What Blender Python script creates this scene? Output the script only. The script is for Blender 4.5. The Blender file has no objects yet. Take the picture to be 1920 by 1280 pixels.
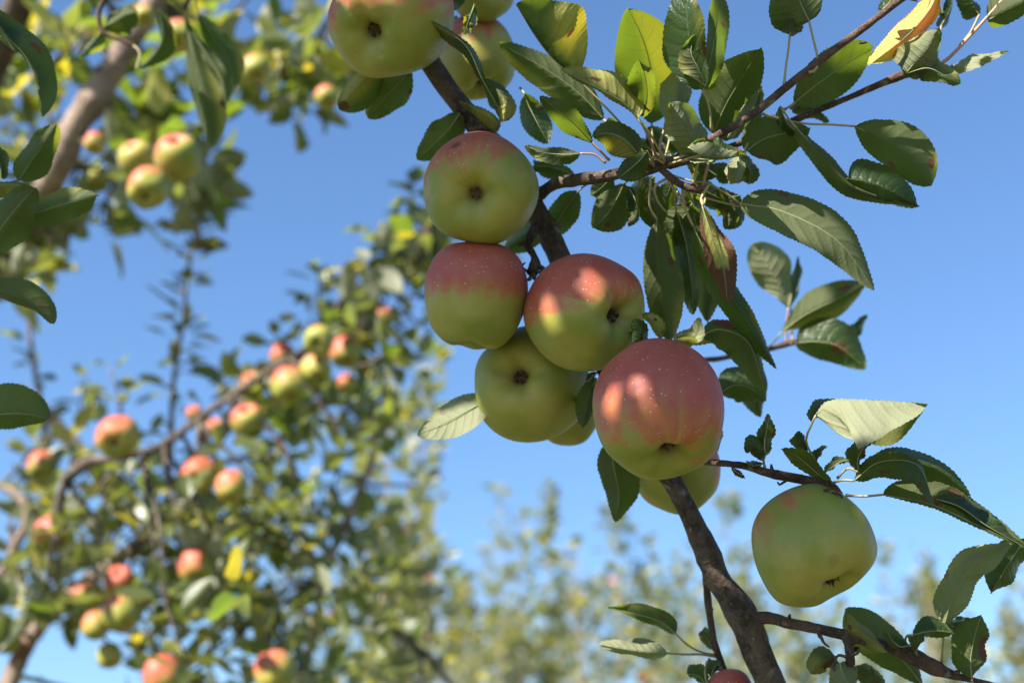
import bpy, math, random
from mathutils import Vector, Matrix, noise
random.seed(7)
R = math.radians
scene = bpy.context.scene
COL = scene.collection

# ---------------------------------------------------------------- camera
PITCH = R(22.0)
CAM = Vector((0, 0, 1.6))
FPX = 1920 * 50.0 / 36.0
FWD = Vector((0, math.cos(PITCH), math.sin(PITCH)))
RGT = Vector((1, 0, 0))
UP = Vector((0, -math.sin(PITCH), math.cos(PITCH)))
cd = bpy.data.cameras.new('camera')
cd.lens = 50; cd.sensor_width = 36; cd.clip_start = 0.05; cd.clip_end = 600
cd.dof.use_dof = True; cd.dof.focus_distance = 0.875; cd.dof.aperture_fstop = 5.6; cd.dof.aperture_blades = 0
cam = bpy.data.objects.new('camera', cd); COL.objects.link(cam)
cam.location = CAM; cam.rotation_euler = (math.pi / 2 + PITCH, 0, 0)
scene.camera = cam

# ---------------------------------------------------------------- sky and sun
SUN = Vector((-0.55, -0.52, 0.65)).normalized()      # towards the sun
w = bpy.data.worlds.new('World'); scene.world = w; w.use_nodes = True
nt = w.node_tree; bg = nt.nodes['Background']
sky = nt.nodes.new('ShaderNodeTexSky'); sky.sky_type = 'NISHITA'; sky.sun_disc = False
sky.sun_elevation = math.asin(SUN.z)
sky.sun_rotation = math.atan2(SUN.x, SUN.y)
sky.altitude = 0; sky.air_density = 1.2; sky.dust_density = 0.35; sky.ozone_density = 8.5
nt.links.new(sky.outputs[0], bg.inputs['Color']); bg.inputs['Strength'].default_value = 0.068
ld = bpy.data.lights.new('sun', 'SUN'); ld.energy = 5.0; ld.angle = R(0.53); ld.color = (1, 0.94, 0.84)
sun = bpy.data.objects.new('sun', ld); COL.objects.link(sun)
sun.rotation_euler = SUN.to_track_quat('Z', 'Y').to_euler()
scene.view_settings.view_transform = 'Standard'; scene.view_settings.look = 'None'
scene.view_settings.exposure = 1.66; scene.view_settings.gamma = 1
scene.view_settings.use_curve_mapping = False
scene.cycles.use_denoising = True
scene.cycles.max_bounces = 8; scene.cycles.transmission_bounces = 6; scene.cycles.diffuse_bounces = 5

# ---------------------------------------------------------------- helpers
def P(x, y, d):
    return CAM + d * (FWD + RGT * ((x - 960) / FPX) - UP * ((y - 640) / FPX))
def PX(p):
    q = p - CAM; d = q.dot(FWD)
    return 960 + q.dot(RGT) / d * FPX, 640 - q.dot(UP) / d * FPX, d
def crom(pts, n):
    """Catmull-Rom through pts (tuples of any length), n samples, even per segment length."""
    m = len(pts)
    if m == 2: pts = [pts[0], tuple((a + b) / 2 for a, b in zip(*pts)), pts[1]]; m = 3
    ext = [tuple(2 * a - b for a, b in zip(pts[0], pts[1]))] + list(pts) + [tuple(2 * a - b for a, b in zip(pts[-1], pts[-2]))]
    ln = [0]
    for i in range(1, m): ln.append(ln[-1] + math.sqrt(sum((a - b) ** 2 for a, b in zip(pts[i][:3], pts[i - 1][:3]))) + 1e-9)
    out = []
    for k in range(n):
        s = ln[-1] * k / (n - 1); i = 0
        while i < m - 2 and s > ln[i + 1]: i += 1
        t = (s - ln[i]) / (ln[i + 1] - ln[i])
        p0, p1, p2, p3 = ext[i:i + 4]
        out.append(tuple(.5 * (2 * b + (c - a) * t + (2 * a - 5 * b + 4 * c - d) * t * t + (-a + 3 * b - 3 * c + d) * t ** 3)
                         for a, b, c, d in zip(p0, p1, p2, p3)))
    return out

def thing(name, loc, label, cat, group=None):
    o = bpy.data.objects.new(name, None); COL.objects.link(o); o.location = loc
    o.empty_display_size = 0.05
    o['label'] = label; o['category'] = cat
    if group: o['group'] = group
    return o
class MB:
    def __init__(s): s.v = []; s.f = []; s.m = []; s.uv = []; s.att = {}
    def vert(s, p, uv=(0, 0)): s.v.append(tuple(p)); s.uv.append(uv); return len(s.v) - 1
    def face(s, f, m=0): s.f.append(f); s.m.append(m)
    def mesh(s, name, mats, origin=Vector((0, 0, 0)), smooth=True):
        me = bpy.data.meshes.new(name)
        o = tuple(origin)
        me.from_pydata([(a - o[0], b - o[1], c - o[2]) for a, b, c in s.v], [], s.f)
        for m in mats: me.materials.append(m)
        me.polygons.foreach_set('material_index', s.m)
        if smooth: me.polygons.foreach_set('use_smooth', [True] * len(s.f))
        uvl = me.uv_layers.new(name='UVMap')
        dat = []
        for f in s.f:
            for i in f: dat += list(s.uv[i])
        uvl.data.foreach_set('uv', dat)
        for k, vals in s.att.items():
            a = me.attributes.new(k, 'FLOAT', 'POINT'); a.data.foreach_set('value', vals)
        me.update()
        return me
    def obj(s, name, mats, parent=None, smooth=True, origin=None):
        org = origin if origin is not None else (parent_loc(parent) if parent else Vector((0, 0, 0)))
        me = s.mesh(name, mats, org, smooth)
        o = bpy.data.objects.new(name, me); COL.objects.link(o)
        if parent:
            o.parent = parent; o.location = org - parent_loc(parent)
        else: o.location = org
        return o
def parent_loc(o):
    l = Vector((0, 0, 0))
    while o: l = l + o.location; o = o.parent
    return l
def frames(pts):
    ps = [Vector(p[:3]) for p in pts]; n = len(ps); out = []
    ref = None
    for i in range(n):
        t = (ps[min(i + 1, n - 1)] - ps[max(i - 1, 0)]).normalized()
        if ref is None:
            ref = t.orthogonal().normalized()
        ref = (ref - t * ref.dot(t))
        ref = ref.normalized() if ref.length > 1e-6 else t.orthogonal().normalized()
        out.append((ps[i], t, ref, t.cross(ref)))
    return out
def tube(mb, pts, radii, seg=8, m=0, rough=0.0, cap=True, seed=0.0, vs=1.0):
    """pts: world positions, radii per point."""
    fr = frames(pts); base = len(mb.v); L = 0
    for i, (p, t, a, b) in enumerate(fr):
        if i: L += (p - fr[i - 1][0]).length
        for k in range(seg):
            an = 2 * math.pi * k / seg
            dv = a * math.cos(an) + b * math.sin(an)
            r = radii[i]
            if rough:
                q = p + dv * r
                r *= 1 + rough * noise.noise(q * 60 + Vector((seed, 0, 0))) + rough * .6 * noise.noise(q * 190 + Vector((0, seed, 0)))
            mb.vert(p + dv * r, (k / seg, L * vs))
    for i in range(len(fr) - 1):
        for k in range(seg):
            k2 = (k + 1) % seg
            mb.face((base + i * seg + k, base + i * seg + k2, base + (i + 1) * seg + k2, base + (i + 1) * seg + k), m)
    if cap:
        mb.face(tuple(base + k for k in range(seg))[::-1], m)
        mb.face(tuple(base + (len(fr) - 1) * seg + k for k in range(seg)), m)

# ---------------------------------------------------------------- materials
def newmat(name):
    m = bpy.data.materials.new(name); m.use_nodes = True
    nt = m.node_tree; nt.nodes.clear()
    return m, nt, nt.nodes, nt.links
class NB:
    def __init__(s, nt): s.nt = nt; s.n = nt.nodes; s.l = nt.links
    def val(s, sock, v):
        if hasattr(v, 'is_output'): s.l.new(v, sock)
        else: sock.default_value = v
    def math(s, op, a, b=0.0, c=None, clamp=False):
        n = s.n.new('ShaderNodeMath'); n.operation = op; n.use_clamp = clamp
        s.val(n.inputs[0], a); s.val(n.inputs[1], b)
        if c is not None: s.val(n.inputs[2], c)
        return n.outputs[0]
    def mix(s, f, a, b, t='RGBA'):
        n = s.n.new('ShaderNodeMix'); n.data_type = t
        i = {'RGBA': (0, 6, 7, 2), 'FLOAT': (0, 2, 3, 0)}[t]
        s.val(n.inputs[i[0]], f); s.val(n.inputs[i[1]], a if hasattr(a, 'is_output') or t == 'FLOAT' else (*a, 1))
        s.val(n.inputs[i[2]], b if hasattr(b, 'is_output') or t == 'FLOAT' else (*b, 1))
        return n.outputs[i[3]]
    def noise(s, vec, scale, detail=3, rough=.5):
        n = s.n.new('ShaderNodeTexNoise'); s.l.new(vec, n.inputs['Vector'])
        n.inputs['Scale'].default_value = scale; n.inputs['Detail'].default_value = detail; n.inputs['Roughness'].default_value = rough
        return n.outputs['Fac']
    def ramp(s, f, lo, hi):
        n = s.n.new('ShaderNodeMapRange'); n.interpolation_type = 'SMOOTHSTEP'
        s.val(n.inputs[0], f); n.inputs[1].default_value = lo; n.inputs[2].default_value = hi
        return n.outputs[0]
    def attr(s, name):
        n = s.n.new('ShaderNodeAttribute'); n.attribute_name = name; return n.outputs['Fac']
    def coord(s, k='Object'): return s.n.new('ShaderNodeTexCoord').outputs[k]
    def pos(s): return s.n.new('ShaderNodeNewGeometry').outputs['Position']
    def bsdf(s, col, rough, bump=None, bstr=.3, bdist=.001, spec=.5, sss=0, coat=0):
        b = s.n.new('ShaderNodeBsdfPrincipled')
        s.val(b.inputs['Base Color'], col if hasattr(col, 'is_output') else (*col, 1)); s.val(b.inputs['Roughness'], rough)
        b.inputs['Specular IOR Level'].default_value = spec
        if sss:
            b.inputs['Subsurface Weight'].default_value = sss
            b.inputs['Subsurface Radius'].default_value = (.6, .4, .15); b.inputs['Subsurface Scale'].default_value = .006
        if coat: b.inputs['Coat Weight'].default_value = coat; b.inputs['Coat Roughness'].default_value = .25
        if bump is not None:
            bn = s.n.new('ShaderNodeBump'); bn.inputs['Strength'].default_value = bstr; bn.inputs['Distance'].default_value = bdist
            s.l.new(bump, bn.inputs['Height']); s.l.new(bn.outputs[0], b.inputs['Normal'])
        return b
    def out(s, sh):
        o = s.n.new('ShaderNodeOutputMaterial'); s.l.new(sh, o.inputs['Surface'])

def leaf_material(name, near, top=((.014, .030, .012), (.032, .055, .016)), under=((.040, .052, .018), (.066, .078, .030)),
                  ychance=0.0, trans=.36, tcol=(.20, .29, .020)):
    m, nt, n, l = newmat(name); b = NB(nt)
    geo = n.new('ShaderNodeNewGeometry'); oi = n.new('ShaderNodeObjectInfo')
    rnd = b.math('FRACT', b.math('ADD', geo.outputs['Random Per Island'], oi.outputs['Random']))
    rnd2 = b.math('FRACT', b.math('MULTIPLY', rnd, 7.31))
    pos = geo.outputs['Position']
    big = b.noise(pos, 28, 3); fine = b.noise(pos, 420, 3)
    ct = b.mix(b.mix(.5, rnd, big, 'FLOAT'), *top)
    cu = b.mix(b.mix(.5, rnd, big, 'FLOAT'), *under)
    yel = b.attr('yellow'); dead = b.attr('dead')
    if ychance:
        yel = b.math('ADD', yel, b.ramp(rnd2, 1 - ychance, 1 - ychance * .3))
    yel = b.math('MULTIPLY', yel, b.math('ADD', .55, b.math('MULTIPLY', big, .9)), clamp=True)
    dead = b.ramp(b.math('ADD', dead, b.math('MULTIPLY', b.math('SUBTRACT', b.noise(pos, 160, 4), .5), .8)), .35, .65)
    ct = b.mix(yel, ct, (.30, .27, .035)); cu = b.mix(yel, cu, (.36, .34, .09))
    ct = b.mix(dead, ct, (.085, .032, .018)); cu = b.mix(dead, cu, (.095, .045, .022))
    bump = fine
    if near:
        uv = n.new('ShaderNodeUVMap'); sx = n.new('ShaderNodeSeparateXYZ'); l.new(uv.outputs[0], sx.inputs[0])
        u = sx.outputs[0]; v = b.math('ABSOLUTE', b.math('SUBTRACT', b.math('MULTIPLY', sx.outputs[1], 2), 1))
        # side veins leave the midrib at an angle and curve towards the tip
        ph = b.math('SUBTRACT', u, b.math('MULTIPLY', b.math('POWER', v, 1.25), .17))
        sgn = b.math('GREATER_THAN', sx.outputs[1], .5)
        ph = b.math('ADD', b.math('MULTIPLY', ph, 8.5), b.math('MULTIPLY', sgn, .42))
        ph = b.math('ADD', ph, b.math('MULTIPLY', big, .5))
        tri = b.math('ABSOLUTE', b.math('SUBTRACT', b.math('FRACT', ph), .5))
        vein = b.math('MULTIPLY', b.ramp(tri, .055, .0), b.ramp(v, 1.0, .35))
        mid = b.ramp(v, .045, .012)
        # net of tiny veins
        vo = n.new('ShaderNodeTexVoronoi'); vo.feature = 'DISTANCE_TO_EDGE'; vo.inputs['Scale'].default_value = 460
        l.new(pos, vo.inputs['Vector'])
        net = b.ramp(vo.outputs['Distance'], .12, .0)
        allv = b.math('MAXIMUM', b.math('MULTIPLY', vein, .75), b.math('MAXIMUM', b.math('MULTIPLY', net, .22), mid))
        ct = b.mix(b.math('MULTIPLY', allv, .28), ct, (.17, .20, .07))
        cu = b.mix(b.math('MULTIPLY', allv, .30), cu, (.19, .20, .10))
        # quilted relief: blade bulges between the veins
        bump = b.math('ADD', b.math('MULTIPLY', b.ramp(tri, .0, .3), .8), b.math('ADD', b.math('MULTIPLY', net, -.25), b.math('MULTIPLY', fine, .35)))
        sp = b.ramp(b.noise(pos, 95, 2), .70, .76)
        ct = b.mix(b.math('MULTIPLY', sp, .55), ct, (.10, .055, .02)); cu = b.mix(b.math('MULTIPLY', sp, .45), cu, (.13, .08, .03))
        spots = sp
    cu = b.mix(b.attr('pale'), cu, (.24, .25, .15))  # lighter underside on sunlit leaves: sun brightness put into the colour
    org = b.attr('orange'); ct = b.mix(org, ct, (.62, .27, .02)); cu = b.mix(org, cu, (.66, .36, .10))
    col = b.mix(geo.outputs['Backfacing'], ct, cu)
    rough = b.mix(geo.outputs['Backfacing'], .38, .72, 'FLOAT')
    bs = b.bsdf(col, rough, bump, .55, .0008 if near else .0006, spec=.30 if near else .5)
    tr = n.new('ShaderNodeBsdfTranslucent')
    tc = b.mix(yel, tcol, (.70, .56, .03)); tc = b.mix(dead, tc, (.28, .08, .02))
    if near: tc = b.mix(b.math('MULTIPLY', allv, .5), tc, (.07, .11, .015))
    tc = b.mix(org, tc, (.92, .42, .02))
    l.new(tc, tr.inputs[0])
    ms = n.new('ShaderNodeMixShader'); ms.inputs[0].default_value = trans
    l.new(bs.outputs[0], ms.inputs[1]); l.new(tr.outputs[0], ms.inputs[2])
    b.out(ms.outputs[0])
    return m
M_LEAF = leaf_material('leaf_blade', True, trans=.33, tcol=(.22, .32, .018))
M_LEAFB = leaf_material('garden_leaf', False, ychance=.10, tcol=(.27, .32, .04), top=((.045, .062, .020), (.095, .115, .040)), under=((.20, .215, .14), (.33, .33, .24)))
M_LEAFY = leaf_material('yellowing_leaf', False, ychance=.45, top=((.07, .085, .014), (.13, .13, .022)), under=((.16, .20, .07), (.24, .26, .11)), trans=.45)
M_LEAFF = leaf_material('distant_leaf', False, ychance=.12, tcol=(.32, .34, .07), top=((.08, .11, .06), (.17, .19, .12)), under=((.28, .30, .22), (.42, .42, .33)), trans=.4)  # paler, greyer green: distance haze put into the leaf colour
def plain(name, c1, c2, rough=.6, scale=200, bstr=.3, bd=.0005):
    m, nt, n, l = newmat(name); b = NB(nt); p = b.pos(); f = b.noise(p, scale, 4)
    b.out(b.bsdf(b.mix(f, c1, c2), rough, f, bstr, bd).outputs[0]); return m
M_RIB = plain('leaf_midrib', (.15, .17, .07), (.23, .24, .12), .55, 300)
M_STALK = plain('leaf_stalk_green', (.24, .24, .10), (.34, .24, .12), .5, 60)
M_STALKR = plain('leaf_stalk_red', (.33, .13, .09), (.40, .26, .14), .45, 60)
M_CALYX = plain('dried_calyx', (.018, .012, .008), (.075, .05, .03), .9, 900)
M_STEM = plain('apple_stalk', (.10, .06, .03), (.2, .15, .07), .7, 300)
def bark(name, dark, mid, light, sc=1.0, red=0.0):
    m, nt, n, l = newmat(name); b = NB(nt); p = b.pos()
    a = b.noise(p, 45 * sc, 5, .6); f = b.noise(p, 330 * sc, 5, .65)
    mp = n.new('ShaderNodeMapping'); mp.inputs['Scale'].default_value = (1, 1, .45); l.new(p, mp.inputs[0])
    vo = n.new('ShaderNodeTexVoronoi'); vo.inputs['Scale'].default_value = 210 * sc; l.new(mp.outputs[0], vo.inputs['Vector'])
    lent = b.math('MULTIPLY', b.ramp(vo.outputs['Distance'], .20, .10), b.ramp(b.noise(p, 120 * sc, 2), .50, .60))
    c = b.mix(b.ramp(a, .42, .58), dark, mid)
    c = b.mix(b.math('MULTIPLY', b.ramp(f, .48, .75), .5), c, light)
    c = b.mix(b.ramp(b.noise(p, 22 * sc, 3), .62, .75), c, (.17, .075, .04))
    c = b.mix(b.math('MULTIPLY', lent, .8), c, (.40, .30, .21)); c = b.mix(b.math('MULTIPLY', b.ramp(b.noise(p, 75 * sc, 4), .60, .70), .55), c, (.27, .25, .20))
    h = b.math('ADD', b.math('MULTIPLY', a, .7), b.math('ADD', f, b.math('MULTIPLY', lent, .6)))
    b.out(b.bsdf(c, .8, h, 1.0, .0030 / sc, spec=.3).outputs[0]); return m
M_BARK = bark('apple_bark', (.040, .028, .021), (.105, .075, .054), (.24, .19, .15))
M_TWIG = bark('twig_bark', (.055, .032, .024), (.105, .062, .045), (.20, .14, .10), 1.6)
M_BARKB = bark('pale_bark', (.22, .16, .125), (.36, .27, .215), (.50, .40, .33), .35)
M_BARKD = bark('dark_bark', (.06, .045, .035), (.12, .09, .07), (.22, .17, .13), .6)

def apple_material():
    m, nt, n, l = newmat('apple_skin'); b = NB(nt)
    oc = b.coord(); oi = n.new('ShaderNodeObjectInfo')
    off = n.new('ShaderNodeVectorMath'); off.operation = 'ADD'; l.new(oc, off.inputs[0])
    cmb = n.new('ShaderNodeCombineXYZ'); l.new(oi.outputs['Random'], cmb.inputs[0]); l.new(cmb.outputs[0], off.inputs[1]); v = off.outputs[0]
    big = b.noise(v, 26, 3); fine = b.noise(v, 420, 4, .6); mid = b.noise(v, 110, 3)
    ground = b.mix(b.ramp(big, .35, .68), (.195, .222, .028), (.315, .275, .052))
    ground = b.mix(b.math('MULTIPLY', mid, .25), ground, (.25, .25, .055))
    bl = b.attr('blush'); st = b.attr('stripe')
    f = b.math('ADD', bl, b.math('ADD', b.math('MULTIPLY', b.math('SUBTRACT', big, .5), .80),
              b.math('ADD', b.math('MULTIPLY', b.math('SUBTRACT', fine, .5), .35), b.math('MULTIPLY', b.math('SUBTRACT', mid, .5), .55))))
    f = b.math('ADD', f, b.math('MULTIPLY', st, b.mix(mid, .15, .50, 'FLOAT')))
    f1 = b.ramp(f, .25, .70); f2 = b.ramp(f, .50, 1.15)
    c = b.mix(b.math('MULTIPLY', f1, .86), ground, (.40, .115, .048))
    c = b.mix(b.math('MULTIPLY', f2, .72), c, (.36, .052, .045))
    # pale lenticels
    vo = n.new('ShaderNodeTexVoronoi'); vo.inputs['Scale'].default_value = 340; vo.inputs['Randomness'].default_value = 1; l.new(v, vo.inputs['Vector'])
    sc = n.new('ShaderNodeSeparateColor'); l.new(vo.outputs['Color'], sc.inputs[0])
    dot = b.math('MULTIPLY', b.math('LESS_THAN', vo.outputs['Distance'], b.math('ADD', .06, b.math('MULTIPLY', sc.outputs[0], .12))), b.math('GREATER_THAN', sc.outputs[1], .25))
    c = b.mix(b.math('MULTIPLY', dot, b.mix(f1, .2, .75, 'FLOAT')), c, (.66, .47, .30))
    # pale waxy bloom
    c = b.mix(b.math('MULTIPLY', b.ramp(b.noise(v, 60, 4), .35, .8), .07), c, (.62, .56, .50))
    # little bruises and russet
    c = b.mix(b.attr('bruise'), c, (.13, .015, .02))
    c = b.mix(b.math('MULTIPLY', b.ramp(b.noise(v, 48, 3), .70, .74), .35), c, (.22, .13, .04))
    c = b.mix(b.attr('russet'), c, (.10, .065, .025))
    rg = b.mix(fine, .46, .60, 'FLOAT')
    bs = b.bsdf(c, rg, b.math('ADD', b.math('MULTIPLY', mid, .6), b.math('MULTIPLY', fine, .15)), .22, .0007, spec=.32, sss=.07)
    b.out(bs.outputs[0]); return m
M_APPLE = apple_material()

# ---------------------------------------------------------------- ground
def ground():
    mb = MB(); n = 40; S = 300
    def h(x, y): return .05 * noise.noise(Vector((x * .3, y * .3, 0))) + .4 * noise.noise(Vector((x * .02, y * .02, 3))) * min(1, math.hypot(x, y) / 30)
    def g(i): t = i / n * 2 - 1; return S * math.copysign(abs(t) ** 2.2, t)
    for j in range(n + 1):
        for i in range(n + 1): x, y = g(i), g(j); mb.vert((x, y, h(x, y)))
    for j in range(n):
        for i in range(n): a = j * (n + 1) + i; mb.face((a, a + 1, a + n + 2, a + n + 1))
    m, nt, nn, l = newmat('orchard_grass'); b = NB(nt); p = b.pos()
    c = b.mix(b.noise(p, 1.5, 5), (.045, .065, .02), (.12, .12, .05)); c = b.mix(b.ramp(b.noise(p, .6, 3), .5, .65), c, (.17, .14, .08))
    b.out(b.bsdf(c, .9, b.noise(p, 30, 5), 1, .03).outputs[0])
    o = mb.obj('ground', [m]); o['kind'] = 'structure'
ground()

# ---------------------------------------------------------------- the leaf
def sm(x): x = max(0, min(1, x)); return x * x * (3 - 2 * x)
def width_fn(u, pk, b=.78):
    a = math.log(.5) / math.log(pk)
    return max(0, math.sin(math.pi * u ** a)) ** b
LEAFN = [0]
def SPOT(rr):
    return tuple((rr.uniform(.1, .95), rr.choice((-1, 1)) * rr.uniform(.3, 1), rr.uniform(.02, .07), rr.uniform(.08, .25), 'd', 1.0) for _ in range(rr.choice((0, 0, 1, 1, 2, 3)))) + \
           (((rr.uniform(.5, 1), rr.choice((-1, 1)), rr.uniform(.2, .4), .5, 'y', rr.uniform(.2, .6)),) if rr.random() < .4 else ())
def leaf(parent, spine, l, r, dl=0.0, dr=0.0, face='under', pk=.44, pet=None, wave=1.0, cup=0.0, spots=(), red=False,
         label=None, b=.66, nu=64, nvh=5, pr=None, lp=None, rp=None, tooth=1.0, pale=0.0):
    """spine: (x, y, depth) from stalk to tip; l and r: half widths as seen left and right of it (px of the photo);
    dl, dr: how far (m) those margins lie behind (+) or before (-) the midrib."""
    LEAFN[0] += 1; sd = LEAFN[0] * 3.17; rr = random.Random(LEAFN[0])
    ln0 = sum((P(*spine[i + 1]) - P(*spine[i])).length for i in range(len(spine) - 1)); nu = max(40, min(120, int(ln0 / .0024 * 2.6)))
    sp = crom(spine, nu); spots = tuple(spots) + SPOT(rr); mb = MB(); yel = []; ded = []; org = []
    pts = [P(*s) for s in sp]
    length = sum((pts[i + 1] - pts[i]).length for i in range(nu - 1))
    nteeth = max(10, int(length / .0026)); amp = .00090 * tooth
    A = wave * .0042; k1 = rr.uniform(7, 14); dl += rr.uniform(-.002, .007); dr += rr.uniform(-.002, .007); bow = rr.uniform(-.006, .010)
    rows = []; px_m = spine[0][2] / FPX * .98
    for i, s in enumerate(sp):
        u = i / (nu - 1)
        a0 = sp[max(i - 2, 0)]; a1 = sp[min(i + 2, nu - 1)]
        dx, dy = a1[0] - a0[0], a1[1] - a0[1]; q = math.hypot(dx, dy) + 1e-9; dx /= q; dy /= q
        side = RGT * (-dy) - UP * dx          # to the right of travel on screen (y down)
        row = []
        for j in range(-nvh, nvh + 1):
            v = j / nvh; av = abs(v)
            if j < 0: W, D, pkk = l, dl, lp or pk
            else: W, D, pkk = r, dr, rp or pk
            wf = width_fn(u, pkk, b)
            sg = -1 if j < 0 else 1
            wm = W * px_m * wf
            tw = amp * ((u * nteeth + (.5 if j > 0 else 0)) % 1 - .5) * (1 if wf > .12 else wf / .12) if av > .99 else 0
            # slight unevenness of the outline
            wm *= 1 + .05 * noise.noise(Vector((u * 5, sg * 3 + sd, 0)))
            lat = wm * av + tw * (1 if W > 0 else -1)
            dep = D * wf * av ** 1.15 + cup * wf * av * av
            dep += bow * math.sin(math.pi * u) * (1 - av * av) * .5 + A * av * av * math.sin(k1 * u + sd + (1.7 if j > 0 else 0)) + .0012 * av * noise.noise(Vector((u * 6, v * 2, sd)))
            dep += .00018 * math.sin((u * 8.5 - .17 * 8.5 * av) * 2 * math.pi + (0 if j > 0 else 2.6)) * sm(av * 3) * (1 - av * .6) * sm(wf * 2)
            p = pts[i] + side * (sg * lat) + FWD * dep
            row.append(mb.vert(p, (u, .5 + .5 * v)))
            yv = dv = ov = 0.0
            for (su, sv, ru, rv, kind, st) in spots:
                e = math.sqrt(((u - su) / ru) ** 2 + ((v - sv) / rv) ** 2)
                x = st * (1 - sm((e - .5) / .9))
                if kind == 'y': yv = max(yv, x)
                elif kind == 'o': ov = max(ov, x)
                else: dv = max(dv, x)
            yel.append(yv); ded.append(dv); org.append(min(1, ov))
        rows.append(row)
    cnt = len(rows[0])
    for i in range(nu - 1):
        for j in range(cnt - 1):
            mb.face((rows[i][j], rows[i][j + 1], rows[i + 1][j + 1], rows[i + 1][j]))
    # orientation: which face looks at the camera
    nrm = Vector((0, 0, 0))
    jr = range(cnt // 2, cnt - 1) if abs(r) >= abs(l) else range(0, cnt // 2)
    for i in range(4, nu - 4, 4):
        for j in jr:
            a, bb, c = Vector(mb.v[rows[i][j]]), Vector(mb.v[rows[i][j + 1]]), Vector(mb.v[rows[i + 1][j]])
            nrm += (bb - a).cross(c - a)
    sees_top = nrm.dot(FWD) < 0
    if sees_top != (face == 'top'): mb.f = [tuple(reversed(f)) for f in mb.f]
    # midrib stands proud of the underside
    k0 = len(mb.v); step = 2
    mp = [pts[i] for i in range(0, nu, step)]; rad = [(.00048 if pr is None else pr * .8) * (1 - .8 * (i / (nu - 1))) for i in range(0, nu, step)]
    tube(mb, mp, rad, 5, 1)
    yel += [0] * (len(mb.v) - k0); ded += [0] * (len(mb.v) - k0)
    org += [0] * (len(mb.v) - k0)
    mb.att = {'yellow': yel, 'dead': ded, 'orange': org, 'pale': [pale] * len(mb.v)}
    mid = pts[nu // 2]
    o = mb.obj('leaf', [M_LEAF, M_RIB], parent, origin=mid)
    if label: o['label'] = label
    if pet:
        pp = [P(*s) for s in crom([spine[0]] + list(pet), 12)]
        m2 = MB(); r0 = .00072
        tube(m2, pp, [r0 * (1 + .5 * sm((i - 8) / 3)) for i in range(12)], 6, 0)
        m2.obj('leaf_stalk', [M_STALKR if red else M_STALK], o, origin=mid)
    return o

# ---------------------------------------------------------------- wood
def wood(parent, name, path, mat, rough=.12, seg=16, n=None, knots=(), label=None, rings=0):
    """path: (x, y, depth, half width px)"""
    s = crom(path, n or max(12, int(sum(math.hypot(path[i + 1][0] - path[i][0], path[i + 1][1] - path[i][1]) for i in range(len(path) - 1)) / 5)))
    pts = [P(*q[:3]) for q in s]; rad = [max(q[3], .4) * q[2] / FPX for q in s]
    nn = len(s)
    for (u, amp, w_) in knots:
        for i in range(nn): rad[i] *= 1 + amp * math.exp(-((i / (nn - 1) - u) / w_) ** 2)
    if rings:
        for i in range(nn): rad[i] *= 1 + .12 * max(0, math.sin(i / nn * math.pi * rings)) ** 6
    mb = MB(); tube(mb, pts, rad, seg, 0, rough, seed=len(path) * 1.3)
    o = mb.obj(name, [mat], parent, origin=pts[nn // 2])
    if label: o['label'] = label
    return o

# ---------------------------------------------------------------- the apple
PROF = [(0, .60), (.05, .63), (.12, .72), (.24, .85), (.42, .925), (.62, .87), (.82, .68), (.95, .38), (1.0, .04), (.965, -.30),
        (.86, -.60), (.70, -.80), (.52, -.90), (.36, -.90), (.24, -.83), (.14, -.73), (.08, -.665), (0, -.65)]
def apple_mesh(axis, rad, nr, ns, blushdir, bth, seed, lobes=1.0, squash=1.0, taper=0.0, bruises=(), shape=None, slope=1.3):
    prof = crom([(a, b_, 0) for a, b_ in PROF], nr); mb = MB()
    z = axis.normalized(); x = z.orthogonal().normalized(); y = z.cross(x)
    bl = []; stp = []; rus = []; bru = []
    rr = random.Random(seed); ph = rr.uniform(0, 6.28)
    for i, (q, h, _) in enumerate(prof):
        for k in range(ns):
            a = 2 * math.pi * k / ns
            if i in (0, nr - 1): rho = 0.0
            else:
                rho = max(q, .005)
                lob = lobes * (.035 * sm((-h - .1) / .7) + .010)
                rho *= 1 + lob * math.cos(5 * a + ph) + .018 * math.cos(2 * a + ph * 2) + .012 * math.cos(3 * a + ph)
                rho *= 1 + taper * h
            hh = h * squash + .022 * lobes * math.cos(5 * a + ph) * sm((-h - .5) / .3) * sm((q - .1) / .3)
            # axis: calyx end points along +axis
            d = (x * math.cos(a) + y * math.sin(a)) * rho - z * hh
            d *= 1 + .030 * noise.noise(d * 1.2 + Vector((seed, 0, 0)))
            if shape:
                for (sv, amt, wd) in shape:   # dents and bulges
                    g = math.exp(-((d.normalized() - sv.normalized()).length / wd) ** 2); d *= 1 + amt * g
            p = d * rad
            mb.vert(p)
            dn = d.normalized()
            bl.append(.5 + (dn.dot(blushdir) - bth) * slope)
            stp.append(noise.noise(Vector((math.cos(a) * 11, math.sin(a) * 11, h * .8 + seed))) + .6 * noise.noise(Vector((math.cos(a) * 4, math.sin(a) * 4, h * 1.5 + seed))))
            rus.append(sm((.22 - q) / .16) * (.95 if h < 0 else .8))
            e = 0
            for (bv, bw) in bruises: e = max(e, 1 - sm(((dn - bv.normalized()).length / bw - .35) / .8))
            bru.append(e * .8)
    for i in range(nr - 1):
        for k in range(ns):
            k2 = (k + 1) % ns
            mb.face((i * ns + k, (i + 1) * ns + k, (i + 1) * ns + k2, i * ns + k2))
    mb.att = {'blush': bl, 'stripe': stp, 'russet': rus, 'bruise': bru}
    return mb
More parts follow.
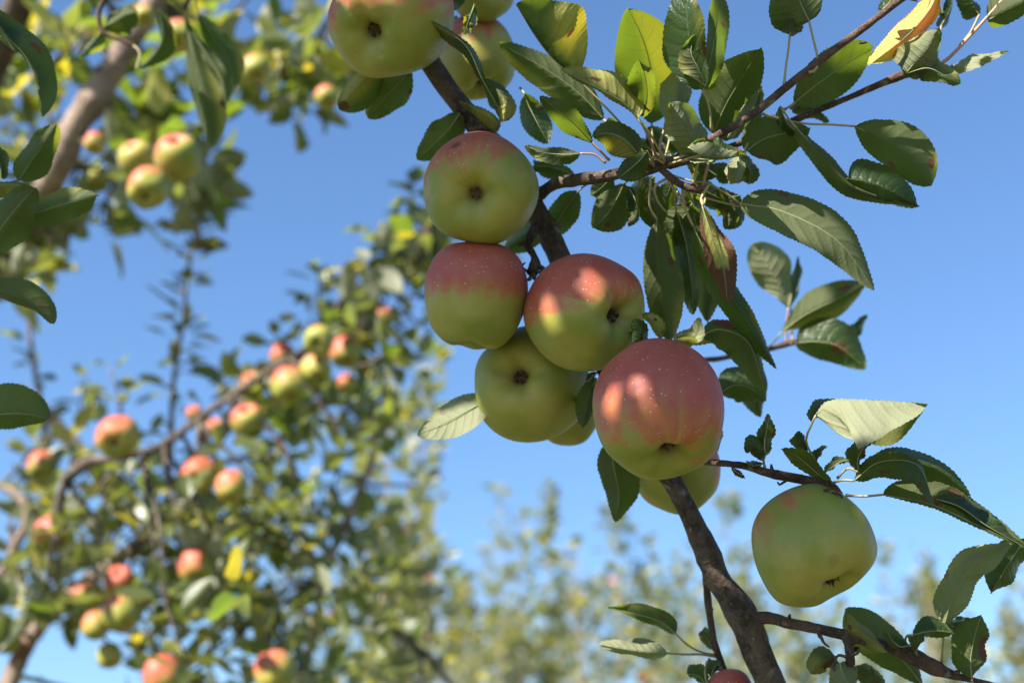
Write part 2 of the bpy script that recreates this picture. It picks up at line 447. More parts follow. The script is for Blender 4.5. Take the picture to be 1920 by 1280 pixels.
def calyx_mb(axis, rad, seed, simple=False):
    z = axis.normalized(); x = z.orthogonal().normalized(); y = z.cross(x); mb = MB(); rr = random.Random(seed)
    base = z * rad * rr.uniform(.64, .70)
    for k in range(5 if not simple else 4):
        a = 2 * math.pi * (k + rr.uniform(-.2, .2)) / 5
        o = x * math.cos(a) + y * math.sin(a); t = z.cross(o)
        ln = rr.uniform(.06, .12) * rad; tip = base + o * rad * rr.uniform(.03, .13) + z * ln + t * rr.uniform(-.04, .04) * rad
        mid = base + o * rad * .11 + z * ln * .5
        r0 = base + o * rad * .09 - z * .04 * rad
        w0 = .05 * rad
        i0 = [mb.vert(q) for q in (r0 + t * w0, r0 - t * w0, mid - t * w0 * .8, tip, mid + t * w0 * .8, mid + z * .01 * rad - o * .03 * rad, r0 - o * .03 * rad)]
        mb.face((i0[0], i0[1], i0[2], i0[4])); mb.face((i0[4], i0[2], i0[3])); mb.face((i0[0], i0[6], i0[5], i0[4])); mb.face((i0[1], i0[6], i0[5], i0[2])); mb.face((i0[4], i0[5], i0[3])); mb.face((i0[2], i0[5], i0[3]))
    for k in range(0 if simple else 9):   # dried stamens
        a = rr.uniform(0, 6.28); o = x * math.cos(a) + y * math.sin(a)
        tube(mb, [base + o * .03 * rad - z * .03 * rad, base + o * .05 * rad + z * .07 * rad, base + o * rr.uniform(.04, .1) * rad + z * rr.uniform(.09, .14) * rad], [.006 * rad, .005 * rad, .010 * rad], 4)
    return mb
def cam_axis(dx, dy, back=False):
    """unit vector from the apple's centre whose end shows at (dx, dy) radii from it"""
    q = dx * dx + dy * dy; f = math.sqrt(max(0, 1 - q))
    return (RGT * dx - UP * dy + FWD * (f if back else -f)).normalized()
def apple(cx, cy, rx, d, ax, label, group, bdir=None, bth=.25, seed=1, hi=True, stalk=True, **kw):
    c = P(cx, cy, d); rad = rx * d / FPX
    bd = (bdir or (SUN * .55 + Vector((0, 0, .6)))).normalized()
    root = thing('apple', c, label, 'apple', group)
    mb = apple_mesh(ax, rad, 56 if hi else 22, 72 if hi else 28, bd, bth, seed, **kw)
    me = mb.mesh('skin', [M_APPLE]); o = bpy.data.objects.new('skin', me); COL.objects.link(o); o.parent = root
    if not hi and ax.dot(FWD) > .3: return root
    cm = calyx_mb(ax, rad, seed, not hi).mesh('calyx', [M_CALYX], smooth=False); o = bpy.data.objects.new('calyx', cm); COL.objects.link(o); o.parent = root
    if stalk and hi:
        z = ax.normalized(); m2 = MB(); bend = z.orthogonal() * rad * .15
        tube(m2, crom([tuple(-z * rad * .55), tuple(-z * rad * .9 + bend), tuple(-z * rad * 1.12 + bend * 2)], 8), [.0013] * 7 + [.0019], 7, rough=.2)
        me = m2.mesh('stalk', [M_STEM]); o = bpy.data.objects.new('stalk', me); COL.objects.link(o); o.parent = root
    return root
# ================================================================ the near tree
near = thing('apple_tree', (.62, 1.15, 0), 'near apple tree, its sharp fruiting limb and leafy shoots crossing the blue sky', 'tree')
MAIN = [(640, -330, 1.06, 19), (720, -130, 1.03, 19), (768, 40, 1.0, 20), (815, 130, .99, 20), (868, 205, .985, 19.5), (945, 300, .99, 20), (1005, 395, .99, 21), (1052, 490, .985, 22),
        (1115, 640, .975, 22), (1195, 800, .97, 22), (1262, 905, .965, 18.5), (1312, 1005, .96, 20), (1347, 1085, .955, 23), (1397, 1165, .95, 29), (1432, 1250, .945, 28), (1475, 1350, .95, 30), (1560, 1520, .97, 36)]
wood(near, 'limb', MAIN, M_BARK, .10, 22, 150, knots=((.155, .25, .012), (.33, .16, .012), (.585, .10, .012), (.66, .12, .01), (.735, .16, .02), (.745, .08, .006), (.80, .10, .01)))
# the lower tree: limb runs down to a trunk that stands below the picture
e = P(1560, 1520, .97)
def wood3(parent, name, pts, radii, mat, rough=.12, seg=14, n=30):
    s = crom([tuple(p) + (r,) for p, r in zip(pts, radii)], n); mb = MB()
    tube(mb, [Vector(q[:3]) for q in s], [q[3] for q in s], seg, 0, rough); return mb.obj(name, [mat], parent)
wood3(near, 'limb', [e, e + Vector((.12, .10, -.22)), Vector((.60, 1.12, .95)), Vector((.62, 1.15, .7))], [.0129, .016, .022, .03], M_BARK)
wood3(near, 'trunk', [Vector((.62, 1.15, -.1)), Vector((.61, 1.16, .3)), Vector((.63, 1.14, .8)), Vector((.70, 1.20, 1.5)), Vector((.85, 1.15, 2.6)), Vector((.9, 1.1, 3.3))], [.075, .055, .045, .032, .02, .008], M_BARK, .1, 18, 60)
# side wood: (x, y, depth, half width)
SIDES = [
 ('spur', [(1002, 372, .99, 12), (1040, 345, .965, 11), (1085, 337, .95, 11.5), (1130, 331, .94, 11), (1165, 324, .93, 11), (1205, 318, .925, 13), (1240, 309, .92, 12), (1275, 298, .92, 8)], M_BARK, 9),
 ('shoot', [(1265, 300, .92, 8), (1310, 275, .92, 8), (1365, 243, .91, 8), (1420, 208, .905, 7.5), (1475, 163, .90, 8), (1545, 108, .90, 7.5), (1610, 60, .90, 7), (1665, 18, .90, 6.5), (1720, -25, .90, 6), (1790, -90, .90, 4)], M_TWIG, 0),
 ('shoot', [(1255, 312, .925, 7), (1330, 290, .95, 6), (1420, 255, .96, 6), (1505, 219, .955, 6), (1580, 188, .95, 5.5), (1650, 158, .945, 6.5), (1692, 141, .94, 8), (1712, 138, .94, 4)], M_TWIG, 5),
 ('shoot', [(1700, 142, .94, 6), (1745, 128, .94, 4.2), (1775, 112, .94, 3.4), (1815, 72, .94, 3.0), (1882, -2, .94, 3)], M_STALKR, 0),
 ('twig', [(1240, 318, .92, 6), (1275, 345, .915, 6.5), (1305, 354, .91, 6), (1332, 350, .91, 3)], M_TWIG, 4),
 ('twig', [(1288, 862, .965, 6), (1330, 866, .93, 6.5), (1395, 873, .905, 6.5), (1440, 886, .90, 8), (1490, 896, .895, 9), (1530, 904, .89, 9), (1560, 915, .885, 10), (1578, 928, .885, 5)], M_TWIG, 8),
 ('twig', [(1395, 1162, .95, 14), (1440, 1158, .94, 11), (1480, 1168, .93, 11), (1540, 1180, .92, 10), (1600, 1194, .915, 10), (1660, 1210, .91, 11), (1705, 1226, .91, 15), (1750, 1250, .91, 14), (1790, 1266, .91, 8), (1850, 1280, .91, 5), (1950, 1300, .91, 3)], M_TWIG, 7),
 ('twig', [(1322, 1045, .965, 5), (1324, 1095, .975, 6.5), (1330, 1145, .98, 6.5), (1338, 1195, .98, 6.5), (1346, 1225, .98, 7), (1362, 1268, .98, 5), (1375, 1330, .98, 5)], M_TWIG, 6),
 ('twig', [(1240, 690, 1.02, 5), (1300, 676, 1.10, 5), (1345, 673, 1.13, 5), (1386, 664, 1.14, 5), (1440, 655, 1.14, 5), (1480, 643, 1.14, 6), (1525, 634, 1.14, 3)], M_TWIG, 0),
 ('spur', [(1008, 412, .985, 7), (996, 440, .975, 8), (990, 460, .97, 8), (1000, 478, .965, 6), (1004, 494, .96, 10), (998, 512, .955, 11)], M_BARK, 8),
 ('spur', [(1586, 1194, .912, 8), (1592, 1215, .905, 8), (1594, 1240, .90, 9), (1590, 1252, .90, 6)], M_TWIG, 6),
]
for nm, path, mt, rings in SIDES: wood(near, nm, path, mt, .16, 12, rings=rings)
# buds and dry stubs
for (x, y, d, dx, dy, rr_) in [(1448, 886, .895, -2, -16, 4), (1372, 873, .905, 8, 14, 2.5), (1500, 897, .89, 4, -8, 4), (1545, 913, .88, 14, -10, 5), (1722, 1236, .90, 6, 18, 8), (1790, 1262, .905, 10, -6, 5), (1478, 1163, .925, 3, -12, 4),
                               (1535, 1184, .915, 2, 12, 4), (1336, 1140, .97, -7, 10, 3), (1290, 960, .95, 14, -4, 3), (1700, -5, .9, 20, 8, 3), (1612, 80, .9, 14, 0, 3), (1420, 1172, .93, 12, -6, 7), (985, 455, .96, -14, 4, 5), (1010, 500, .95, 14, 6, 5), (984, 505, .95, -12, 8, 4), (1000, 515, .945, 3, 10, 5), (1330, 1052, .94, -10, 8, 3)]:
    wood(near, 'bud', [(x, y, d, rr_ * 1.1), (x + dx * .5, y + dy * .45, d - .001, rr_), (x + dx, y + dy, d - .002, rr_ * .45)], M_TWIG, .25, 7, 6)
for (x0, y0, x1, y1, x2, y2, d) in [(1592, 1232, 1572, 1228, 1566, 1242, .895), (1566, 1242, 1560, 1250, 1566, 1256, .895), (1590, 1222, 1606, 1226, 1612, 1212, .9), (1538, 1190, 1545, 1204, 1555, 1212, .91), (1475, 900, 1462, 908, 1458, 903, .89),
                                    (1545, 920, 1560, 916, 1572, 922, .87), (1560, 925, 1574, 926, 1580, 933, .87), (988, 508, 978, 500, 985, 492, .95), (1004, 512, 1016, 508, 1014, 498, .95), (996, 516, 990, 525, 998, 522, .95)]:
    m2 = MB(); tube(m2, [P(*q) for q in crom([(x0, y0, d), (x1, y1, d - .003), (x2, y2, d - .004)], 8)], [.0011, .0011, .001, .001, .0009, .0009, .0008, .0006], 5, rough=.3); m2.obj('dry_stub', [M_TWIG], near)

U, T = 'under', 'top'
def LF(*a, **k): return leaf(near, *a, **k)
YT = (.8, .5, .35, .7, 'y', 1)
# --- over the top: cluster between the top apples and the upper shoots
LF([(1080, 148, .93), (1035, 108, .925), (1000, 62, .92), (968, 10, .92)], -4, 84, .0, -.034, U, .42, [(1120, 185, .93), (1180, 250, .925), (1218, 305, .922)], spots=((.35, .8, .33, .55, 'y', 1.0), (.36, .62, .022, .06, 'd', 1)))
LF([(1132, 224, .95), (1085, 175, .95), (1020, 128, .95), (937, 82, .95)], 36, 36, .008, .006, U, .48, [(1175, 262, .94), (1222, 305, .925)])
LF([(1222, 232, .985), (1226, 160, .965), (1208, 80, .935), (1178, 16, .91)], 62, 60, .006, .010, U, .5, [(1224, 275, .94), (1230, 305, .925)], spots=((.62, .55, .4, .6, 'y', .35),))
LF([(1262, 232, .95), (1272, 170, .955), (1285, 110, .96), (1300, 60, .965)], 34, 30, .01, .012, U, .45, [(1252, 275, .94), (1245, 305, .925)], pale=1)
LF([(1316, 168, .905), (1300, 105, .90), (1288, 40, .90), (1290, -50, .905)], 42, 24, .022, -.012, T, .42, [(1330, 200, .91), (1334, 245, .915)], wave=1.8)
LF([(1318, 165, .912), (1334, 100, .92), (1345, 30, .92), (1338, -50, .92)], 20, 36, -.012, .020, U, .45, [(1330, 205, .915), (1335, 245, .915)], wave=1.7)
LF([(1322, 160, .90), (1310, 130, .895), (1296, 100, .895), (1300, 70, .90)], 24, 16, .008, .006, U, .5, wave=1.8)
LF([(1338, 250, .965), (1362, 195, .95), (1395, 140, .93), (1424, 92, .905)], 54, 50, .010, .014, U, .5, [(1320, 275, .94), (1300, 290, .925)], wave=1.6)
LF([(1196, 222, .90), (1165, 190, .895), (1110, 160, .89), (1052, 131, .89)], 2, 50, .010, .014, U, .40, [(1215, 245, .90), (1238, 285, .91), (1246, 303, .915)], spots=((.4, .5, .7, 1.2, 'y', .55), (.95, 0, .1, .8, 'y', .7)), rp=.40)
LF([(1206, 218, .92), (1212, 180, .905), (1208, 140, .89), (1198, 112, .875)], 38, 24, .014, .012, U, .5, spots=((.5, .5, .5, .6, 'y', .15),), wave=1.8)
LF([(1110, 268, .92), (1080, 236, .905), (1045, 206, .89), (1012, 180, .875)], 18, 24, .010, .004, U, .52, [(1128, 286, .92), (1142, 300, .925)], red=True)
LF([(1088, 288, .93), (1060, 290, .93), (1020, 286, .935), (984, 273, .94)], 19, 16, .004, .010, U, .45, [(1115, 290, .93), (1136, 306, .93)], red=True)
LF([(984, 176, .975), (992, 200, .975), (1010, 235, .97), (1028, 268, .97)], 30, 24, .012, .012, T, .5, [(975, 165, .98)])
LF([(1080, 330, .975), (1050, 318, .98), (1020, 312, .98), (992, 318, .98)], 14, 14, .012, .006, U, .5)
LF([(1196, 288, .905), (1170, 262, .90), (1140, 250, .90), (1110, 256, .90)], 30, 34, .012, .012, U, .38, [(1225, 296, .91), (1245, 306, .915)], spots=((.35, -.5, .4, .5, 'y', .6),))
LF([(1178, 290, .91), (1165, 262, .91), (1150, 240, .915), (1140, 222, .915)], 18, 26, .012, .012, T, .45)
LF([(1213, 284, .885), (1200, 300, .88), (1180, 318, .88), (1160, 334, .88)], 26, 22, .010, .012, T, .5, [(1222, 300, .90), (1226, 312, .92)])
LF([(1310, 292, .895), (1296, 262, .89), (1278, 225, .885), (1256, 192, .885)], 34, 44, .012, .014, U, .5, [(1280, 300, .90), (1255, 308, .915)], spots=((.35, .3, .2, .5, 'd', .35),), wave=1.5, pale=.5)
LF([(1298, 268, .885), (1335, 290, .88), (1370, 293, .88), (1397, 291, .885)], 44, 2, .016, .0, T, .5, wave=1.4)
LF([(1290, 276, .882), (1325, 293, .876), (1365, 296, .876), (1398, 292, .882)], 26, 3, -.004, .0, U, .35, pale=.5)
LF([(1284, 292, .90), (1302, 297, .895), (1322, 299, .89), (1344, 300, .89)], 9, 11, .014, -.012, U, .5, [(1265, 298, .905)], pale=1)
LF([(1385, 288, .91), (1384, 305, .905), (1380, 325, .90), (1374, 345, .90)], 18, 17, .006, .008, U, .5, [(1396, 280, .91), (1402, 270, .93)], pale=.8)
LF([(1390, 292, .93), (1400, 308, .935), (1408, 325, .94), (1402, 344, .94)], 22, 20, .012, .014, T, .5)
LF([(1345, 330, .945), (1330, 320, .945), (1310, 308, .945), (1290, 300, .945)], 22, 26, .01, .012, U, .5)
LF([(1170, 345, .95), (1158, 370, .95), (1138, 402, .95), (1112, 428, .95)], 42, 34, .008, .014, U, .48, [(1190, 330, .935)], wave=1.5)
LF([(1205, 335, .94), (1222, 360, .94), (1232, 395, .94), (1232, 430, .94)], 24, 36, .010, .012, U, .5, [(1200, 325, .93)])
LF([(1178, 350, .935), (1190, 372, .93), (1195, 398, .93), (1180, 425, .93)], 12, 15, .014, .012, T, .5, wave=2)
LF([(1085, 358, .975), (1068, 380, .98), (1045, 415, .985), (1022, 446, .985)], 30, 28, .010, .012, U, .45, [(1100, 345, .96)])
LF([(1028, 395, 1.01), (1010, 420, 1.02), (975, 448, 1.025), (945, 470, 1.03)], 30, 24, .010, .012, T, .5)
LF([(1000, 300, 1.0), (1015, 312, 1.0), (1042, 322, 1.0), (1075, 330, 1.0)], 18, 14, .012, .012, U, .5)
LF([(862, 212, .975), (845, 238, .98), (818, 266, .985), (782, 300, .985)], 30, 34, .010, .010, U, .42)
LF([(715, 128, .99), (690, 148, .985), (660, 178, .98), (636, 205, .98)], 34, 30, .010, .008, U, .5, [(745, 110, .99), (775, 90, .995)], spots=((.5, .3, .5, .7, 'y', .8), (.95, 0, .15, .7, 'd', .9)))
LF([(770, 132, 1.0), (745, 160, .995), (715, 190, .99), (690, 222, .99)], 30, 40, .010, .008, U, .45, [(785, 110, 1.0)])
# curled leaf before the second apple
LF([(936, 205, .945), (905, 150, .935), (872, 85, .93), (808, 42, .925)], 12, 15, .012, .014, T, .70, [(938, 225, .95), (932, 245, .97)], spots=((.95, .3, .2, .9, 'y', .5),))
LF([(908, 150, .95), (930, 168, .945), (948, 195, .94), (944, 230, .94)], 22, 26, .012, .012, U, .5, spots=((.85, -.2, .3, .8, 'y', .85),))
LF([(936, 240, .95), (922, 225, .945), (895, 205, .94), (860, 189, .94)], 14, 12, .008, .008, U, .30, spots=((.3, 0, .4, .9, 'y', .7),))
LF([(890, 8, .93), (882, 30, .925), (875, 50, .925), (880, 62, .925)], 12, 10, .010, .006, T, .5, wave=2)
LF([(985, -30, 1.0), (1000, -15, 1.0), (1012, -5, 1.0), (1024, 6, 1.0)], 10, 12, .01, .01, U, .5)
LF([(845, 20, .96), (850, 0, .96), (862, -20, .96), (870, -50, .96)], 18, 18, .01, .01, T, .5)
# --- along the upper shoots
LF([(1517, 40, .90), (1505, 15, .90), (1492, -15, .90), (1470, -60, .90)], 54, 46, .012, .010, U, .35, [(1524, 70, .90), (1532, 105, .90), (1530, 130, .898), (1516, 136, .898)])
LF([(1481, 68, .905), (1484, 50, .905), (1492, 35, .91), (1500, 5, .91)], 16, 24, .012, .012, U, .5, [(1478, 95, .905), (1473, 130, .90), (1470, 163, .90)])
LF([(1491, 192, .935), (1530, 160, .935), (1590, 118, .935), (1636, 92, .935)], 44, 46, -.012, .018, U, .5, [(1480, 200, .935), (1470, 206, .94)], b=.60)
LF([(1760, -20, .925), (1742, 20, .92), (1700, 68, .915), (1633, 120, .915)], 26, 26, .012, .022, U, .5, [(1768, -45, .93)], spots=((.3, .2, .5, 1.3, 'o', 1.3), (.85, 0, .5, 1.8, 'y', .9)), wave=1.6)
LF([(1752, -25, .93), (1740, 10, .925), (1728, 35, .925), (1715, 60, .925)], 30, 14, .006, .01, U, .5, spots=((.5, 0, 1.2, 2, 'o', 1.8),))
LF([(1699, 138, .905), (1715, 118, .90), (1738, 92, .895), (1757, 54, .895)], 40, 38, .012, .014, U, .45, wave=1.3, spots=((.4, .1, .2, .2, 'd', .3),), pale=.35)
LF([(1699, 138, .905), (1738, 128, .898), (1768, 140, .895), (1799, 158, .895)], 46, 16, .012, .012, U, .4)
LF([(1776, 128, .94), (1810, 124, .935), (1850, 105, .93), (1882, 102, .93)], 16, 15, .010, -.010, U, .5, wave=2.6, pale=.9)
LF([(1836, 28, .95), (1826, 12, .95), (1818, -5, .95), (1812, -40, .95)], 16, 24, .012, .010, T, .35, [(1820, 60, .945), (1800, 85, .94)])
LF([(1852, 38, .94), (1885, 22, .935), (1925, 2, .93), (1980, -30, .93)], 40, 22, .012, .008, U, .4)
LF([(1765, 48, .95), (1776, 30, .95), (1784, 10, .95), (1786, -15, .95)], 8, 14, .012, .012, T, .4, [(1760, 80, .945), (1755, 122, .94)])
LF([(1768, 25, .95), (1765, 5, .95), (1762, -20, .95)], 12, 8, .01, .01, U, .4)
LF([(1655, 18, .91), (1668, 5, .91), (1680, -15, .91)], 14, 10, .01, .01, T, .4)
LF([(1603, 237, .925), (1645, 258, .92), (1700, 290, .915), (1747, 348, .915)], 62, 36, .010, .008, U, .55, [(1560, 234, .925), (1510, 232, .925), (1455, 222, .93), (1432, 214, .91)], b=.68)
LF([(1493, 240, .92), (1545, 296, .912), (1605, 352, .905), (1722, 388, .90)], 24, 20, .014, .004, U, .30, [(1478, 222, .92), (1466, 203, .92)], tooth=.8, b=.6)
LF([(1588, 335, .906), (1622, 340, .902), (1662, 354, .90), (1722, 388, .90)], 54, 24, .010, .006, T, .38)
LF([(1400, 283, .93), (1430, 262, .93), (1470, 250, .93), (1518, 240, .93)], 44, 52, .010, .010, U, .45, [(1385, 296, .925)])
LF([(1462, 200, .925), (1470, 218, .92), (1480, 235, .92), (1500, 252, .92)], 14, 10, .01, .01, T, .5)
LF([(1373, 260, .93), (1392, 232, .93), (1405, 205, .93), (1428, 162, .93)], 14, 10, .010, .012, U, .35, wave=1.6, pale=.7)
LF([(1405, 250, .95), (1415, 222, .95), (1425, 195, .95), (1424, 165, .95)], 16, 14, .012, .012, T, .5)
LF([(1484, 205, .98), (1505, 200, .98), (1530, 208, .98), (1553, 230, .98)], 16, 12, .01, .01, U, .35)
# --- hanging beneath the spur
LF([(1388, 382, .915), (1470, 398, .91), (1570, 452, .905), (1640, 545, .905)], 54, 48, .020, -.012, U, .42, [(1360, 362, .912), (1330, 345, .912), (1290, 338, .915), (1240, 322, .92)], pr=.0009, pale=.15)
LF([(1390, 388, .93), (1405, 386, .93), (1435, 396, .93), (1470, 410, .93)], 10, 8, .01, .01, U, .4, [(1340, 376, .92), (1300, 362, .915), (1260, 338, .92)])
LF([(1317, 388, .90), (1334, 440, .895), (1356, 500, .89), (1364, 566, .89)], 34, 18, .012, .016, U, .55, [(1322, 375, .905), (1318, 365, .91)], spots=((.4, -.2, .5, .7, 'y', .8), (.6, -1, .5, .5, 'd', 1.0), (.45, 1, .5, .6, 'd', 1.0), (.92, .2, .3, 1.4, 'd', 1.1)))
LF([(1300, 425, .92), (1340, 505, .915), (1395, 595, .91), (1456, 692, .91)], 24, 24, .008, .014, T, .42, [(1280, 385, .92), (1252, 335, .92)])
LF([(1232, 412, .925), (1232, 480, .93), (1240, 560, .935), (1256, 642, .94)], 52, 26, .010, .012, U, .5, [(1218, 385, .925), (1220, 335, .92)])
LF([(1300, 378, .95), (1285, 402, .95), (1265, 432, .955), (1245, 468, .955)], 30, 34, .010, .010, U, .5, [(1285, 360, .93)])
LF([(1290, 385, .955), (1318, 430, .96), (1335, 510, .965), (1326, 604, .97)], 36, 34, .012, .012, U, .5, [(1270, 360, .94)])
LF([(1268, 395, .945), (1285, 450, .95), (1296, 520, .95), (1300, 590, .955)], 24, 24, .010, .010, T, .5, [(1262, 360, .93)])
LF([(1345, 352, .935), (1365, 375, .94), (1378, 400, .94), (1362, 430, .945)], 30, 26, .010, .012, U, .5)
LF([(1290, 345, .93), (1325, 360, .935), (1355, 372, .94), (1390, 366, .94)], 14, 20, .01, .01, U, .5)
LF([(1317, 627, .925), (1355, 618, .92), (1405, 645, .915), (1434, 736, .915)], 24, 40, .012, .012, U, .40, [(1305, 625, .93)], spots=((.25, -.6, .12, .4, 'd', 1),))
LF([(1264, 636, .895), (1288, 636, .89), (1305, 625, .885), (1312, 595, .885)], 18, 14, .012, -.016, U, .35, spots=((.4, 0, .8, 1, 'y', .6),), pale=.8)
LF([(1262, 638, .885), (1285, 634, .88), (1308, 638, .88), (1332, 640, .88)], 6, 10, .01, -.006, T, .5, spots=((.5, 0, .8, 1, 'y', .6),))
LF([(1208, 650, .90), (1203, 632, .895), (1200, 615, .895), (1186, 600, .90)], 20, 18, .010, .010, T, .5)
LF([(1240, 638, .90), (1236, 618, .895), (1225, 600, .895), (1204, 588, .90)], 8, 14, .012, -.006, U, .5, spots=((.5, 0, .8, 1, 'y', .6),))
# the twig behind, out of focus
LF([(1478, 577, 1.14), (1462, 540, 1.14), (1440, 500, 1.14), (1412, 456, 1.14)], 30, 50, .014, .012, U, .62, [(1474, 610, 1.14), (1474, 645, 1.14)], red=True, pale=.7)
LF([(1482, 577, 1.15), (1494, 545, 1.15), (1500, 515, 1.15), (1498, 480, 1.15)], 10, 10, .014, .012, T, .5, [(1484, 610, 1.145), (1486, 640, 1.14)], red=True)
LF([(1467, 622, 1.13), (1510, 590, 1.125), (1570, 560, 1.12), (1624, 530, 1.12)], 34, 34, .010, .014, U, .58, [(1455, 636, 1.13), (1442, 650, 1.14)], spots=((.8, -.4, .1, .2, 'd', .9), (.3, .8, .4, .4, 'y', .5)))
LF([(1493, 643, 1.13), (1530, 640, 1.12), (1575, 650, 1.115), (1622, 692, 1.115)], 50, 34, .014, .010, T, .45, [(1480, 645, 1.14)], spots=((.6, .1, .2, .4, 'd', .6),))
LF([(1575, 632, 1.14), (1595, 625, 1.14), (1612, 612, 1.14), (1625, 590, 1.14)], 10, 18, .01, .01, T, .4)
LF([(1352, 735, 1.0), (1378, 722, 1.0), (1408, 728, 1.0), (1437, 752, 1.0)], 34, 34, .012, .012, T, .42, [(1340, 725, 1.0), (1330, 700, 1.05)])
LF([(1365, 700, 1.05), (1385, 705, 1.05), (1412, 722, 1.05), (1425, 782, 1.05)], 26, 30, .012, .012, U, .45)
LF([(1425, 662, 1.02), (1430, 690, 1.02), (1436, 720, 1.02), (1434, 752, 1.02)], 8, 9, .012, .012, U, .5)
# by the lower fruit
LF([(922, 745, .975), (880, 768, .97), (835, 792, .965), (783, 815, .96)], 34, 32, -.016, .014, U, .45, [(950, 732, .975)], pale=.8)
LF([(1118, 708, .945), (1108, 735, .94), (1100, 768, .94), (1092, 802, .94)], 16, 22, .008, .010, U, .5)
LF([(1150, 826, .975), (1150, 870, .975), (1160, 925, .975), (1153, 978, .975)], 50, 28, .010, .010, U, .38, [(1160, 800, .975)])
LF([(1120, 698, .93), (1112, 704, .928), (1106, 710, .928), (1100, 716, .928)], 8, 8, .01, .01, U, .5)
LF([(1345, 845, .95), (1350, 830, .95), (1354, 812, .95), (1352, 790, .95)], 6, 5, .01, .01, U, .5, spots=((.5, 0, 1, 1, 'y', 1.5),))
# --- the twig above the right-hand apple
LF([(1530, 778, .875), (1565, 753, .868), (1640, 752, .862), (1740, 757, .862)], 3, 86, .004, -.034, U, .20, [(1522, 795, .878), (1512, 830, .882), (1540, 880, .885), (1556, 902, .885)], wave=.8, b=.8, pale=1.3)
LF([(1545, 770, .885), (1600, 756, .882), (1670, 756, .878), (1740, 758, .868)], 4, 84, .006, .012, U, .60, [(1530, 782, .885)], spots=((.5, .8, .5, .5, 'y', .3),), b=.72)
LF([(1522, 792, .885), (1530, 775, .885), (1542, 762, .885), (1575, 750, .885)], 10, 14, .012, .012, T, .5)
LF([(1435, 852, .895), (1434, 828, .892), (1438, 802, .89), (1442, 776, .89)], 8, 26, .012, .010, U, .42, [(1432, 862, .898), (1434, 876, .90)])
LF([(1430, 864, .895), (1424, 850, .892), (1414, 838, .89), (1398, 848, .89)], 12, 22, .008, .010, U, .5)
LF([(1432, 868, .897), (1420, 872, .894), (1410, 872, .892), (1400, 866, .89)], 6, 6, .008, .008, T, .5)
LF([(1374, 878, .902), (1383, 886, .90), (1390, 890, .90), (1395, 896, .90)], 6, 7, .006, .004, T, .5, spots=((.5, 0, 1, 1, 'd', 1.2),))
LF([(1556, 903, .88), (1530, 885, .875), (1495, 855, .87), (1465, 842, .87)], 14, 18, .012, -.008, U, .55, wave=1.5)
LF([(1515, 852, .885), (1510, 838, .884), (1505, 825, .883), (1500, 808, .883)], 14, 12, .012, .008, U, .5)
LF([(1530, 874, .885), (1532, 860, .884), (1540, 846, .883), (1551, 836, .883)], 9, 9, .008, .008, U, .45, [(1545, 888, .885), (1556, 902, .885)])
LF([(1546, 886, .88), (1560, 876, .878), (1575, 866, .877), (1592, 862, .876)], 7, 7, .008, .008, U, .6, [(1552, 895, .883)])
LF([(1610, 885, .875), (1608, 862, .872), (1618, 840, .87), (1636, 818, .87)], 16, 20, .012, .012, U, .5, [(1590, 878, .878), (1570, 896, .883)], spots=((.7, .5, .3, .5, 'd', .8),))
LF([(1601, 901, .875), (1650, 866, .868), (1720, 872, .862), (1752, 945, .862)], 12, 34, .012, -.010, T, .5, [(1580, 900, .878), (1558, 906, .884)])
LF([(1603, 899, .885), (1670, 862, .885), (1760, 880, .885), (1820, 930, .885)], 22, 40, .012, .012, T, .5, wave=1.3)
LF([(1655, 927, .88), (1745, 945, .875), (1835, 985, .87), (1921, 1026, .87)], 46, 6, .012, -.004, U, .45, [(1620, 930, .882), (1585, 928, .885)], spots=((.35, -.2, .12, .3, 'd', .6),))
LF([(1755, 935, .876), (1800, 950, .872), (1850, 985, .868), (1922, 1026, .868)], 26, 10, .012, .006, T, .45)
LF([(1771, 1170, .90), (1790, 1110, .895), (1830, 1055, .89), (1905, 1015, .89)], 24, 34, .010, -.004, U, .40, [(1768, 1210, .905), (1766, 1240, .91)], pale=.7)
LF([(1925, 1010, .905), (1905, 1035, .905), (1880, 1075, .905), (1858, 1112, .905)], 40, 22, .010, .014, T, .45)
LF([(1822, 1272, .90), (1820, 1235, .90), (1828, 1190, .90), (1840, 1152, .90)], 28, 42, .010, .010, U, .45, [(1826, 1295, .905)], spots=((.45, .85, .22, .35, 'd', 1.1),))
LF([(1712, 1190, .895), (1735, 1184, .892), (1762, 1182, .89), (1786, 1186, .89)], 19, 22, .010, .010, T, .5, [(1700, 1192, .90), (1696, 1210, .905)], b=.6)
LF([(1735, 1290, .93), (1690, 1235, .93), (1630, 1185, .93), (1584, 1142, .93)], 42, 40, .010, .012, U, .58, spots=((.8, -.6, .25, .5, 'y', .6),), b=.65)
LF([(1662, 1222, .90), (1640, 1200, .905), (1612, 1180, .91), (1590, 1150, .91)], 26, 12, .006, .012, U, .5, spots=((.5, 0, 1, 1, 'y', .5),))
LF([(1705, 1208, .895), (1690, 1212, .89), (1675, 1202, .89), (1663, 1184, .89)], 10, 12, .010, .010, U, .4)
LF([(1718, 1226, .893), (1720, 1214, .89), (1726, 1202, .888), (1734, 1188, .888)], 9, 8, .010, .006, U, .5)
LF([(1775, 1165, .915), (1790, 1175, .915), (1810, 1172, .915), (1835, 1158, .915)], 12, 16, .01, .01, T, .4)
LF([(1573, 1246, .90), (1560, 1236, .90), (1538, 1238, .90), (1520, 1262, .90)], 40, 14, .010, .012, U, .5, spots=((.15, -.5, .3, .8, 'd', 1.1), (.8, 0, .3, 1, 'y', .3)))
LF([(1575, 1243, .89), (1580, 1262, .888), (1592, 1285, .885), (1602, 1310, .885)], 34, 30, .012, .010, U, .5, pale=.5)
